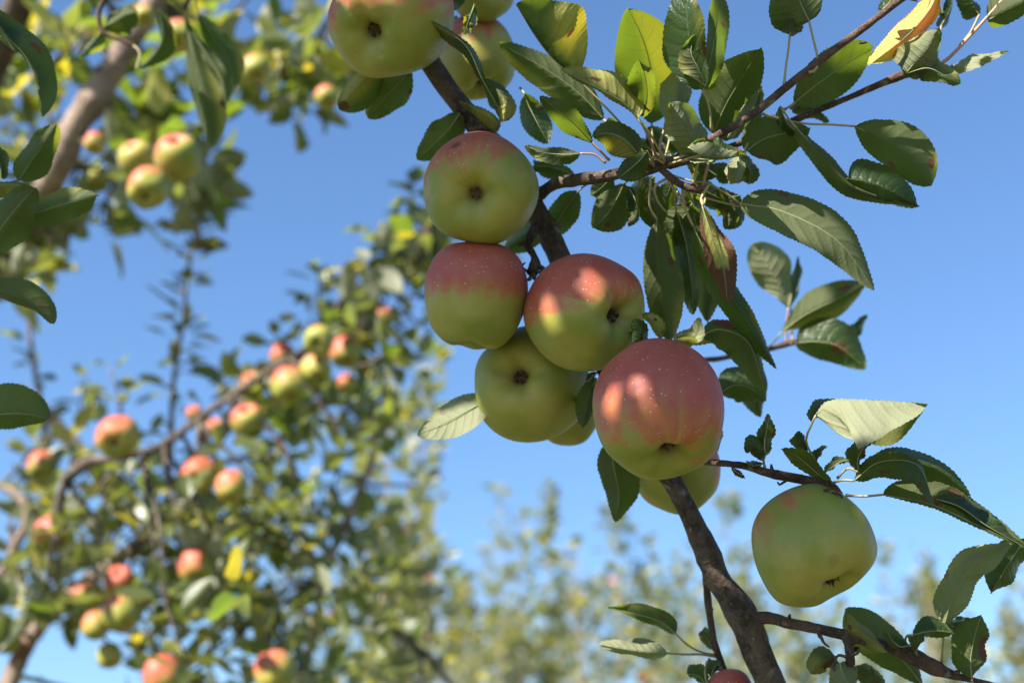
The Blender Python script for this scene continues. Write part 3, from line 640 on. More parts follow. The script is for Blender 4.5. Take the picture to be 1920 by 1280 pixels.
LF([(1602, 1250, .90), (1625, 1262, .90), (1650, 1278, .90), (1668, 1300, .90)], 14, 24, .010, .010, U, .45, [(1598, 1235, .90), (1596, 1225, .90)])
LF([(1605, 1207, .92), (1598, 1214, .92), (1604, 1222, .92), (1612, 1212, .92)], 9, 10, .01, .01, T, .5)
LF([(1335, 1217, .98), (1330, 1205, .978), (1322, 1192, .977), (1311, 1184, .977)], 12, 13, .008, .008, U, .5)
LF([(1268, 1188, .955), (1238, 1165, .955), (1190, 1150, .955), (1139, 1137, .955)], 16, 22, .012, .004, T, .28, [(1285, 1205, .96), (1310, 1220, .97), (1342, 1228, .98)], tooth=.7)
LF([(1250, 1224, .955), (1215, 1222, .955), (1170, 1216, .955), (1124, 1208, .955)], 16, 18, .006, .010, U, .38, [(1280, 1226, .96), (1310, 1226, .97), (1342, 1230, .98)], pale=.8)
LF([(1325, 1288, .955), (1316, 1272, .955), (1305, 1265, .955), (1288, 1262, .955)], 12, 18, .008, .008, T, .5, [(1322, 1255, .96), (1330, 1235, .975)])
LF([(1334, 1270, .96), (1336, 1258, .96), (1342, 1248, .96), (1352, 1240, .96)], 10, 16, .008, .008, T, .5)
for (x0, y0, x1, y1, w_, fc) in [(1250, 300, 1185, 262, 26, 'under'), (1262, 298, 1215, 238, 28, 'top'), (1290, 290, 1262, 222, 26, 'under'), (1310, 300, 1352, 258, 24, 'top'), (1330, 310, 1392, 340, 22, 'under'), (1300, 330, 1352, 392, 24, 'top'),
                                 (1262, 335, 1232, 398, 26, 'under'), (1290, 350, 1300, 425, 26, 'top'), (1400, 230, 1440, 285, 22, 'top'), (1350, 262, 1392, 208, 22, 'under'), (1228, 330, 1178, 372, 24, 'top'), (1148, 330, 1108, 366, 24, 'under'), (1372, 300, 1420, 322, 20, 'under')]:
    LF([(x0, y0, .965), (x0 * .67 + x1 * .33 + 3, y0 * .67 + y1 * .33, .97), (x0 * .33 + x1 * .67 + 4, y0 * .33 + y1 * .67, .975), (x1, y1, .975)], w_, w_ - 4, .008, .010, fc, .5)
# the bare dry stalks round the spur cluster
for q in [[(1232, 300, .925), (1222, 270, .92), (1205, 235, .915), (1190, 215, .91)], [(1262, 300, .92), (1285, 285, .91), (1290, 260, .90)], [(1240, 305, .92), (1238, 270, .92), (1246, 240, .93)],
          [(1225, 312, .92), (1205, 290, .915), (1190, 270, .91)], [(1300, 345, .91), (1310, 300, .91), (1320, 270, .91)], [(1330, 345, .91), (1315, 372, .905), (1318, 386, .90)], [(1330, 300, .92), (1322, 330, .915), (1316, 362, .91), (1318, 385, .90)],
          [(1280, 345, .915), (1282, 380, .92), (1300, 425, .92)], [(1260, 330, .92), (1228, 350, .92), (1235, 380, .925), (1252, 400, .93)]]:
    m2 = MB(); s = crom(q, 12); tube(m2, [P(*t) for t in s], [.0011 - .0004 * i / 11 for i in range(12)], 6); m2.obj('stalk', [random.choice([M_STALK, M_STALKR])], near)

# ---------------------------------------------------------------- near apples
G1 = 'apples on the sharp near limb'
apple(735, 30, 115, .955, cam_axis(-.33, .50), 'large sunlit-topped apple cut by the top edge, with a crease beside its eye', G1, seed=3, bth=-.10, shape=((cam_axis(-.44, .38), -.08, .09), (cam_axis(-.52, .28), -.08, .09), (cam_axis(-.60, .14), -.08, .09), (cam_axis(-.65, -.02), -.07, .09), (cam_axis(-.68, -.18), -.05, .1), (cam_axis(-.2, .75), -.05, .12)), bdir=Vector((-.1, -.3, 1)))
apple(892, 108, 74, 1.06, cam_axis(.22, .90), 'half-hidden apple behind the curled leaf just right of the creased top apple', G1, seed=8, bth=.40, squash=1.0)
apple(905, -18, 60, 1.04, cam_axis(.5, .2), 'green underside of an apple poking in at the top edge, highest in the picture', G1, seed=12, bth=.8)
apple(901, 355, 107, .94, cam_axis(-.08, .20), 'apple with a dark red bruise whose open eye faces straight out', G1, seed=21, bth=.38, slope=1.3, bdir=Vector((-.25, -.45, 1)), bruises=((cam_axis(-.40, -.66), .125),), squash=1.06)
apple(894, 556, 97, .945, cam_axis(-.10, .985), 'half red half green apple with no eye showing, left one of the touching pair', G1, seed=33, bth=-.02, slope=1.7, bdir=Vector((.05, -.25, 1)), squash=1.05, taper=.05)
apple(1097, 585, 108, .93, cam_axis(.62, .10), 'red-topped apple with its eye on the right flank, right one of the touching pair', G1, seed=41, bth=-.02, slope=1.7, bdir=Vector((-.25, -.2, 1)))
apple(997, 722, 107, .985, cam_axis(-.27, -.22), 'all green apple with a brown eye tucked beneath the touching pair', G1, seed=52, bth=1.1)
apple(1066, 772, 60, 1.05, cam_axis(.1, .7, True), 'small sliver of green apple peeping out below the all green one', G1, seed=61, bth=1.1)
apple(1236, 766, 121, .865, cam_axis(.10, .74), 'largest speckled pink apple with sun dapples on its left cheek', G1, seed=71, bth=-.40, slope=.75, bdir=Vector((.30, -.35, 1)), squash=1.04, bruises=((cam_axis(-.42, -.36), .085),))
apple(1268, 872, 84, 1.01, cam_axis(.2, .75, True), 'apple hidden behind the largest pink one and the limb', G1, seed=82, bth=.45, bdir=Vector((.8, -.1, .5)))
apple(1520, 1018, 116, .885, cam_axis(.40, .76), 'single pale green apple hanging alone from the thin right-hand twig', G1, seed=91, stalk=False, bth=.96, slope=1.0, bdir=Vector((-.75, -.6, .35)), squash=.89, taper=-.10, shape=((cam_axis(.55, .65), -.05, .35),))
apple(1370, 1300, 44, .955, cam_axis(.1, .8), 'dull pink top of an apple just entering at the bottom edge', G1, seed=99, bth=-.3)

# ---------------------------------------------------------------- sharp leaves at the left edge and the hanging shoot
lb = thing('leafy_branch', P(-260, 300, 1.0), 'leafy branch of sharp dark leaves reaching in from the left edge', 'branch')
wood(lb, 'stem', [(-420, 1250, 1.05, 14), (-330, 900, 1.02, 12), (-260, 600, 1.0, 11), (-200, 300, 1.0, 9), (-190, 0, 1.02, 6), (-230, -200, 1.04, 4)], M_TWIG, rings=7)
def LB(*a, **k): return leaf(lb, *a, **k)
LB([(-30, 10, .98), (10, 65, .975), (55, 120, .97), (81, 222, .97)], 36, 6, .014, .010, T, .45, [(-100, -40, .99), (-195, 20, 1.02)], tooth=.6)
LB([(-40, 20, .975), (-10, 50, .97), (10, 70, .97), (28, 98, .97)], 8, 10, .014, -.01, U, .5)
LB([(35, 338, .99), (60, 300, .985), (85, 265, .98), (105, 232, .98)], 38, 26, .010, .010, U, .4, [(-60, 360, 1.0), (-205, 340, 1.0)])
LB([(-30, 480, .965), (0, 430, .96), (35, 385, .955), (66, 352, .955)], 52, 40, .010, .006, U, .45, [(-100, 500, .98), (-235, 480, 1.0)])
LB([(40, 408, .975), (80, 395, .97), (130, 380, .965), (182, 368, .965)], 40, 30, .010, .010, U, .4, [(-60, 420, .985), (-220, 430, 1.0)])
LB([(-60, 370, .98), (-20, 350, .98), (20, 345, .975), (60, 352, .97)], 10, 20, .010, .010, U, .4, spots=((.4, .5, .5, .8, 'y', .4),))
LB([(-60, 530, .96), (-10, 545, .955), (50, 565, .95), (99, 607, .95)], 36, 14, .012, .008, U, .55, [(-150, 540, .98), (-250, 560, 1.0)], tooth=.7)
LB([(-60, 790, .96), (-10, 778, .955), (40, 775, .95), (91, 784, .95)], 58, 30, .010, .012, U, .45, [(-150, 800, .98), (-300, 780, 1.01)], spots=((.6, -.1, .03, .2, 'd', .5),))
LB([(-30, 260, .98), (-18, 280, .98), (-4, 305, .98), (3, 335, .98)], 14, 14, .01, .01, T, .5)
hs = thing('leafy_shoot', P(300, -260, 1.28), 'blurred shoot of dark narrow leaves dangling in at the top left corner', 'shoot')
wood(hs, 'stem', [(330, -420, 1.28, 7), (310, -200, 1.28, 6), (250, -60, 1.28, 5), (190, 10, 1.28, 5), (195, 60, 1.28, 4), (250, 85, 1.28, 3.5)], M_TWIG)
wood(hs, 'stem', [(325, -350, 1.28, 6), (370, -180, 1.3, 5), (365, -40, 1.3, 4.5), (345, 20, 1.3, 3)], M_TWIG)
def HS(*a, **k): return leaf(hs, *a, **k)
HS([(192, 52, 1.28), (215, 40, 1.275), (235, 28, 1.27), (258, 22, 1.27)], 28, 24, .010, .010, U, .5, spots=((.3, .3, .15, .3, 'y', .4),))
HS([(200, 48, 1.28), (185, 65, 1.28), (168, 85, 1.28), (150, 108, 1.28)], 10, 10, .010, .010, T, .5)
HS([(255, 130, 1.26), (282, 110, 1.255), (305, 70, 1.25), (298, 18, 1.25)], 16, 20, .012, .012, T, .58, [(262, 100, 1.27), (250, 85, 1.28)])
HS([(345, 25, 1.30), (362, 100, 1.29), (385, 190, 1.28), (398, 272, 1.28)], 34, 26, .012, .012, U, .62)
HS([(372, 25, 1.31), (400, 70, 1.31), (428, 110, 1.31), (440, 175, 1.31)], 26, 22, .012, .012, T, .5, [(365, -10, 1.30)])
HS([(360, 60, 1.27), (392, 110, 1.265), (415, 150, 1.26), (425, 200, 1.26)], 14, 12, .012, .008, U, .5)
HS([(350, -60, 1.29), (400, -80, 1.28), (450, -70, 1.27), (500, -90, 1.27)], 30, 30, .01, .01, U)
HS([(320, -150, 1.28), (270, -170, 1.27), (210, -160, 1.27), (150, -180, 1.27)], 34, 30, .01, .01, U)
# ================================================================ crown of the near tree above the picture: it shades the fruit
def basis(d):
    a = d.orthogonal().normalized(); return a, d.cross(a)
def leaf_variant(seed, nu=9, nv=2, wid=.30, tw=.2):
    rr = random.Random(seed); mb = MB(); rows = []
    bend = rr.uniform(-.35, .12); fold = rr.uniform(.05, .5); twist = rr.uniform(-.6, .6) * tw * 3; wob = rr.uniform(.01, .04); pk = rr.uniform(.38, .52)
    for i in range(nu):
        u = i / (nu - 1); z = bend * u * u; row = []
        for j in range(-nv, nv + 1):
            v = j / nv; w_ = wid * width_fn(max(.012, min(u, .985)), pk, .72) * v
            zz = abs(w_) * fold + wob * math.sin(u * 9 + j * 1.3 + seed) * abs(v)
            ca, sa = math.cos(twist * u), math.sin(twist * u)
            row.append(mb.vert((w_ * ca - zz * sa, u - .12 * bend * bend * u, z + zz * ca + w_ * sa), (u, .5 + .5 * v)))
        rows.append(row)
    for i in range(nu - 1):
        for j in range(2 * nv): mb.face((rows[i][j], rows[i][j + 1], rows[i + 1][j + 1], rows[i + 1][j]))
    # stalk
    s = mb.vert((0, 0, 0)); s2 = mb.vert((.012, -.02, 0)); s3 = mb.vert((0, -.32, -.03)); s4 = mb.vert((.012, -.32, -.03))
    mb.face((s, s2, s4, s3))
    return mb
VARS = [leaf_variant(k, wid=random.uniform(.24, .34)) for k in range(12)]
def leaf_matrix(p, d, nrm, L):
    y = d.normalized(); z = (nrm - y * nrm.dot(y)); z = z.normalized() if z.length > 1e-4 else y.orthogonal().normalized(); x = y.cross(z)
    return Matrix(((x.x * L, y.x * L, z.x * L, p.x), (x.y * L, y.y * L, z.y * L, p.y), (x.z * L, y.z * L, z.z * L, p.z), (0, 0, 0, 1)))
def join_leaves(name, items, mats, parent, kind='stuff'):
    """items: (variant, matrix, material index)"""
    v = []; f = []; mi = []
    for var, M, m in items:
        b_ = VARS[var]; k = len(v)
        for q in b_.v: v.append(tuple(M @ Vector(q)))
        for fc in b_.f: f.append(tuple(k + i for i in fc)); mi.append(m)
    o0 = parent_loc(parent); mb = MB()
    mb.v = v; mb.f = f; mb.m = mi; mb.uv = [(0, 0)] * len(v)
    o = mb.obj(name, mats, parent)
    if kind: o['kind'] = kind
    return o
def tube3(mb, pts, radii, seg=6, m=0, rough=.1, n=None):
    s = crom([tuple(p) + (r,) for p, r in zip(pts, radii)], n or 4 * len(pts))
    tube(mb, [Vector(q[:3]) for q in s], [q[3] for q in s], seg, m, rough)

# gaps shaped into the unseen crown to put sun on chosen spots: (x, y, depth, radius m)
HOLES = [(1188, 698, .83, .0080), (1138, 748, .84, .0055), (1114, 542, .895, .0075), (700, -40, .93, .03), (780, -60, .93, .02), (1232, 40, .94, .030), (1200, 30, .94, .025), (1275, 165, .955, .022), (1100, 92, .92, .018),
         (1085, 60, .92, .012), (1212, 155, .91, .014), (1035, 200, .91, .012), (1312, 297, .895, .014), (1380, 318, .905, .012), (1565, 455, .905, .014), (1510, 405, .905, .007), (1632, 535, .905, .007), (1590, 480, .905, .009), (855, 818, .965, .018), (880, 780, .965, .01),
         (1580, 770, .86, .022), (1640, 765, .86, .022), (1700, 762, .86, .018), (1890, 1000, .87, .012), (1845, 1075, .89, .014), (1860, 1045, .89, .012), (1338, 1058, .95, .007), (1335, 1040, .95, .005), (822, 132, .985, .012), (872, 112, 1.02, .022), (1590, 100, .93, .006), (1690, 70, .91, .03), (1655, 105, .91, .02), (1730, 20, .92, .03),
         (1840, 110, .93, .02), (1875, 90, .93, .02), (1870, 0, .93, .03), (1415, 303, .93, .009), (1632, 335, .90, .008), (830, 48, .925, .01), (905, 212, .945, .012), (1145, 1208, .955, .014), (1180, 1150, .955, .008), (1310, 390, .90, .012), (965, 170, .97, .008), (935, 225, .95, .012),
         (1405, 510, 1.13, .02), (1470, 520, 1.13, .02), (1590, 670, 1.12, .014), (1435, 720, 1.02, .01), (1340, 335, .92, .008), (1320, 350, .92, .008), (1240, 250, .92, .010), (1268, 290, .91, .012), (1805, 990, .87, .005), (1420, 250, .93, .01), (840, 20, .95, .01),
         (130, 330, .97, .008), (12, 90, .97, .006), (70, 560, .95, .006), (1335, 25, .92, .006), (1300, 632, .88, .004), (1700, 640, 1.12, .01)]
def crown():
    a, bb = basis(SUN); cells = set(); g = .030
    for x in range(640, 2060, 14):
        for y in range(-120, 1340, 14):
            if x < 800 and y > 300: continue
            if x < 1000 and y > 900: continue
            for d in (.86, .94, 1.02, 1.12):
                q = P(x, y, d); cells.add((round(q.dot(a) / g), round(q.dot(bb) / g)))
    for x in range(-80, 200, 12):
        for y in range(0, 840, 12):
            q = P(x, y, .97); cells.add((round(q.dot(a) / g), round(q.dot(bb) / g)))
    holes = [(P(x, y, d), r) for x, y, d, r in HOLES]; hl = [(q.dot(a), q.dot(bb), r * .8) for q, r in holes]
    rr = random.Random(5); items = []; cen = P(1200, 640, .94).dot(SUN)
    for (i, j) in sorted(cells):
        for layer in range(9):
            for att in range(7):
                s, t = (i + rr.uniform(-.6, .6)) * g, (j + rr.uniform(-.6, .6)) * g
                L = rr.uniform(.060, .085) * (1 - .11 * att); an = rr.uniform(0, 6.28); hwid = .24 * L
                s -= math.cos(an) * L * .5; t -= math.sin(an) * L * .5
                ok = all(math.hypot(ex - al * math.cos(an), ey - al * math.sin(an)) > hr + hwid
                         for ex, ey, hr, al in ((hs_ - s, ht - t, hr, max(0, min(L, (hs_ - s) * math.cos(an) + (ht - t) * math.sin(an)))) for hs_, ht, hr in hl
                                                if abs(hs_ - s) < .14 and abs(ht - t) < .14))
                if ok: break
            if not ok: continue
            dv = a * math.cos(an) + bb * math.sin(an)
            for tr in range(8):
                h = rr.uniform(.85, 1.3) + tr * .09
                p = a * s + bb * t + SUN * (cen + h)
                x, y, dd = PX(p + dv * .05) if (p - CAM).dot(FWD) > .05 else (0, -9999, 1)
                x2, y2, d2 = PX(p) if (p - CAM).dot(FWD) > .05 else (0, -9999, 1)
                if (y < -110 and y2 < -110) or x < -120 or x > 2040: break
            nrm = (SUN + Vector((rr.gauss(0, .28), rr.gauss(0, .28), rr.gauss(0, .2)))).normalized()
            items.append((rr.randrange(12), leaf_matrix(p, dv + SUN * rr.uniform(-.3, .3), nrm, L), 0))
    flat = [(M.translation.dot(a), M.translation.dot(bb), M.col[1].to_3d()) for _, M, _ in items]
    ell = [(s_ + d_.dot(a) * .5, t_ + d_.dot(bb) * .5, math.hypot(d_.dot(a), d_.dot(bb)) * .5, math.atan2(d_.dot(bb), d_.dot(a))) for s_, t_, d_ in flat]
    def covered(s, t):
        for cs, ct, hl_, an in ell:
            if abs(cs - s) > .05 or abs(ct - t) > .05: continue
            dx, dy = s - cs, t - ct; u_ = dx * math.cos(an) + dy * math.sin(an); v_ = -dx * math.sin(an) + dy * math.cos(an)
            if (u_ / hl_) ** 2 + (v_ / (hl_ * .42)) ** 2 < .8: return True
        return False
    for (cx, cy, rx, d) in [(735, 60, 118, .92), (888, 110, 70, 1.03), (901, 348, 110, .905), (893, 562, 100, .91), (1097, 585, 112, .895), (997, 728, 110, .95), (1236, 766, 126, .83), (1268, 880, 85, .98), (1522, 1015, 122, .85), (1350, 1000, 100, .95), (1440, 1200, 90, .94)]:  # small leaves added to close stray sun gaps over fruit and limb
        for ix in range(-8, 9):
            for iy in range(-8, 9):
                if ix * ix + iy * iy > 68: continue
                rad_ = math.sqrt(ix * ix + iy * iy) / 8.3; q = P(cx + ix * rx / 8, cy + iy * rx / 8, d + (1 - math.sqrt(max(0, 1 - rad_ * rad_))) * .036); s, t = q.dot(a), q.dot(bb)
                gap = min(math.hypot(hs_ - s, ht - t) - hr for hs_, ht, hr in hl)
                if gap < .006 or covered(s, t): continue
                L = min(.055, max(.022, gap * 1.5)); an = rr.uniform(0, 6.28); dv = a * math.cos(an) + bb * math.sin(an)
                h = 1.1
                while True:
                    p = a * s + bb * t + SUN * (cen + h) - dv * L * .5
                    if (p - CAM).dot(FWD) < .05 or PX(p)[1] < -110 or h > 2: break
                    h += .08
                items.append((rr.randrange(12), leaf_matrix(p, dv, (SUN + Vector((rr.gauss(0, .12), rr.gauss(0, .12), 0))).normalized(), L), 0))
                ell.append((s, t, L * .5, an))
    join_leaves('crown_foliage', items, [M_LEAFB], near)
    mb = MB()
    tips = [it[1].translation for it in items]
    top = Vector((.78, 1.18, 2.1)); hub = [Vector((.45, .8, 2.75)), Vector((-.05, .55, 2.8)), Vector((-.45, .6, 2.75)), Vector((.1, .9, 2.95)), Vector((-.8, .5, 2.7))]
    for h in hub: 
        mid = (top + h) / 2 + Vector((0, 0, .12))
        if PX(h)[1] < -100: tube3(mb, [top, mid + Vector((.1, 0, .15)), h], [.016, .010, .006], 7)
    mb.obj('crown_boughs', [M_BARK], near)['kind'] = 'stuff'
    return len(items)
print('crown leaves', crown())

# ================================================================ trees behind
def bg_leaf_meshes(mat):
    out = []
    for k, b_ in enumerate(VARS): out.append(b_.mesh('leaf', [mat]))
    return out
ML = {m.name: bg_leaf_meshes(m) for m in (M_LEAFB, M_LEAFY)}
def orchard_tree(base, label, group, blobs, holes, seed, size, ycut, parts=300, mats=(M_LEAFB, M_LEAFY), yfrac=.2, shoots=(), limbs=(), trunk=(), up=.35, twigmat=None, per=(3, 6), push=0.0):
    """blobs: (x, y, rx, ry, clusters, depth, spread); holes: ellipses left open."""
    root = thing('apple_tree', base, label, 'tree', group); rr = random.Random(seed)
    for pts, rad, mat, nm in trunk: wood3(root, nm, pts, rad, mat, .10, 14, 30)
    skel = []
    for path, mat, nm in limbs:
        path = [(x, y, d + push, w_) for x, y, d, w_ in path]
        wood(root, nm, path, mat, .10, 12, knots=[(rr.random(), .12, .02) for _ in range(4)])
        skel += [P(*q[:3]) for q in crom([p[:3] for p in path], 24)]
    cl = []
    for (x, y, rx, ry, n, d, sp) in blobs:
        for _ in range(max(2, round(n * 1.1))):
            for _t in range(20):
                q = math.sqrt(rr.random()); an = rr.uniform(0, 6.283); cx, cy = x + rx * q * math.cos(an), y + ry * q * math.sin(an)
                if not any(((cx - hx) / hrx) ** 2 + ((cy - hy) / hry) ** 2 < 1 for hx, hy, hrx, hry in holes): break
            else: continue
            cl.append((P(cx, cy, d + push + rr.gauss(0, sp)), None))
    tw = MB()
    for (path, w_, n) in shoots:      # upright shoots with leaves all the way up
        path = [(x, y, d + push) for x, y, d in path]; s = crom(path, 20); pts = [P(*q) for q in s]
        wood(root, 'shoot', [tuple(q) + (w_ * (1 - .6 * i / (len(path) - 1)),) for i, q in enumerate(path)], twigmat or M_BARKB, .08, 7, 24)
        for i in range(n):
            k = min(18, int((i + rr.random()) / n * 19)); cl.append((pts[k].lerp(pts[k + 1], rr.random()), (pts[k + 1] - pts[k]).normalized()))
    items = []
    for c, ax in cl:
        if ax is None:
            if skel:
                near_ = min(skel, key=lambda s_: (s_ - c).length); v = near_ - c
                if v.length > .02 and v.length < .5 and rr.random() < .6:
                    bend = Vector((rr.uniform(-.04, .04), rr.uniform(-.04, .04), rr.uniform(-.06, .02)))
                    tube3(tw, [near_, c + v * .5 + bend, c], [.0045, .003, .002], 5, n=8)
            g = rr.randint(*per); ax0 = Vector((rr.gauss(0, .6), rr.gauss(0, .6), up + rr.uniform(-.2, .6))).normalized()
        else: g = rr.randint(1, 3); ax0 = ax
        ph = rr.uniform(0, 6.28); a, b_ = basis(ax0)
        for k in range(g):
            an = ph + k * 2.4 + rr.uniform(-.3, .3); o = a * math.cos(an) + b_ * math.sin(an)
            dv = (o + ax0 * rr.uniform(.0, .9) + Vector((0, 0, rr.uniform(-.45, .2)))).normalized()
            L = size * rr.uniform(.55, 1.15) * (1.25 if rr.random() < .05 else 1); p = c + dv * L * .32 + ax0 * rr.uniform(-.03, .02)
            nrm = (ax0 + Vector((0, 0, .5)) - dv * .3 + Vector((rr.gauss(0, .4), rr.gauss(0, .4), rr.gauss(0, .3)))).normalized()
            x, y, dd = PX(p)
            my = 1 if rr.random() < (yfrac(x, y) if callable(yfrac) else yfrac) else 0
            items.append((rr.randrange(12), leaf_matrix(p, dv, nrm, L), my, -40 < x < 1960 and -40 < y < 1320, L / dd))
    items.sort(key=lambda t: (not t[3], -t[4]))
    base_v = parent_loc(root)
    for var, M, my, vis, _ in items[:parts]:
        o = bpy.data.objects.new('leaf', ML[mats[my].name][var] if mats[my].name in ML else None); COL.objects.link(o); o.parent = root
        M2 = M.copy(); M2.translation = M.translation - base_v; o.matrix_local = M2
    if items[parts:]: join_leaves('foliage', [t[:3] for t in items[parts:]], list(mats), root)
    if tw.v: tw.obj('twig_growth', [twigmat or M_BARKD], root)['kind'] = 'stuff'
    return root, len(items)

# upper left, about 2.2 m off, yellowing and sunlit
tA, n = orchard_tree(Vector((-1.7, 2.35, 0)), 'sunlit yellowing apple tree with a thick pale limb crossing the top left corner', 'apple trees behind the near limb',
    [(140, 60, 120, 45, 7, 2.05, .12), (60, 190, 75, 90, 10, 2.2, .12), (340, 45, 110, 60, 13, 2.1, .12), (440, 120, 70, 70, 9, 2.2, .1), (560, 170, 90, 45, 12, 2.2, .1), (640, 130, 60, 60, 5, 2.3, .1), (540, 60, 80, 50, 5, 2.2, .1),
     (270, 180, 100, 70, 10, 2.2, .12), (290, 310, 100, 80, 16, 2.15, .1), (190, 400, 110, 40, 10, 2.2, .1), (375, 330, 40, 60, 6, 2.2, .1), (40, 470, 60, 60, 6, 2.15, .1), (40, 330, 50, 80, 5, 2.2, .1), (390, -140, 420, 60, 8, 2.3, .2), (-160, 200, 120, 260, 14, 2.2, .2), (100, -60, 120, 50, 4, 2.2, .1)],
    [(150, 140, 45, 40), (285, 352, 40, 34), (240, 70, 30, 50), (120, 130, 40, 30), (470, 40, 40, 30), (330, 200, 30, 25), (190, 160, 30, 50), (450, 30, 30, 30), (440, 210, 45, 50), (20, 260, 30, 30), (115, 20, 40, 30)], 11, .068, 0, push=.34, yfrac=lambda x, y: .75 if y < 260 and x < 420 else .35,
    limbs=[([(420, -330, 1.95, 16), (340, -120, 1.95, 19), (290, 0, 1.97, 21), (240, 80, 1.97, 23), (190, 165, 1.97, 25), (140, 240, 1.98, 26), (105, 320, 2.0, 26), (45, 420, 2.1, 30), (-20, 520, 2.25, 34), (-170, 760, 2.3, 44)], M_BARKB, 'limb'),
           ([(60, -60, 1.9, 28), (30, 20, 1.95, 28), (0, 90, 2.0, 28), (-90, 330, 2.1, 34), (-200, 760, 2.3, 40)], M_BARKD, 'limb'),
           ([(255, 60, 2.15, 9), (215, 20, 2.12, 8), (165, -40, 2.1, 6)], M_BARKD, 'side_branch'), ([(120, 300, 2.19, 12), (220, 330, 2.18, 8), (330, 320, 2.17, 6), (380, 240, 2.17, 5)], M_BARKD, 'side_branch'),
           ([(290, 0, 2.15, 12), (400, 60, 2.2, 9), (500, 120, 2.22, 7), (620, 170, 2.25, 5)], M_BARKD, 'side_branch')],
    trunk=[([P(-170, 740, 2.64), Vector((-1.55, 2.3, 1.0)), Vector((-1.68, 2.35, .5)), Vector((-1.7, 2.35, -.1))], [.046, .06, .07, .09], M_BARKB, 'trunk')],
    shoots=[([(372, 470, 2.25), (372, 400, 2.22), (385, 300, 2.2), (400, 180, 2.2)], 6, 6)])
print('A', n)
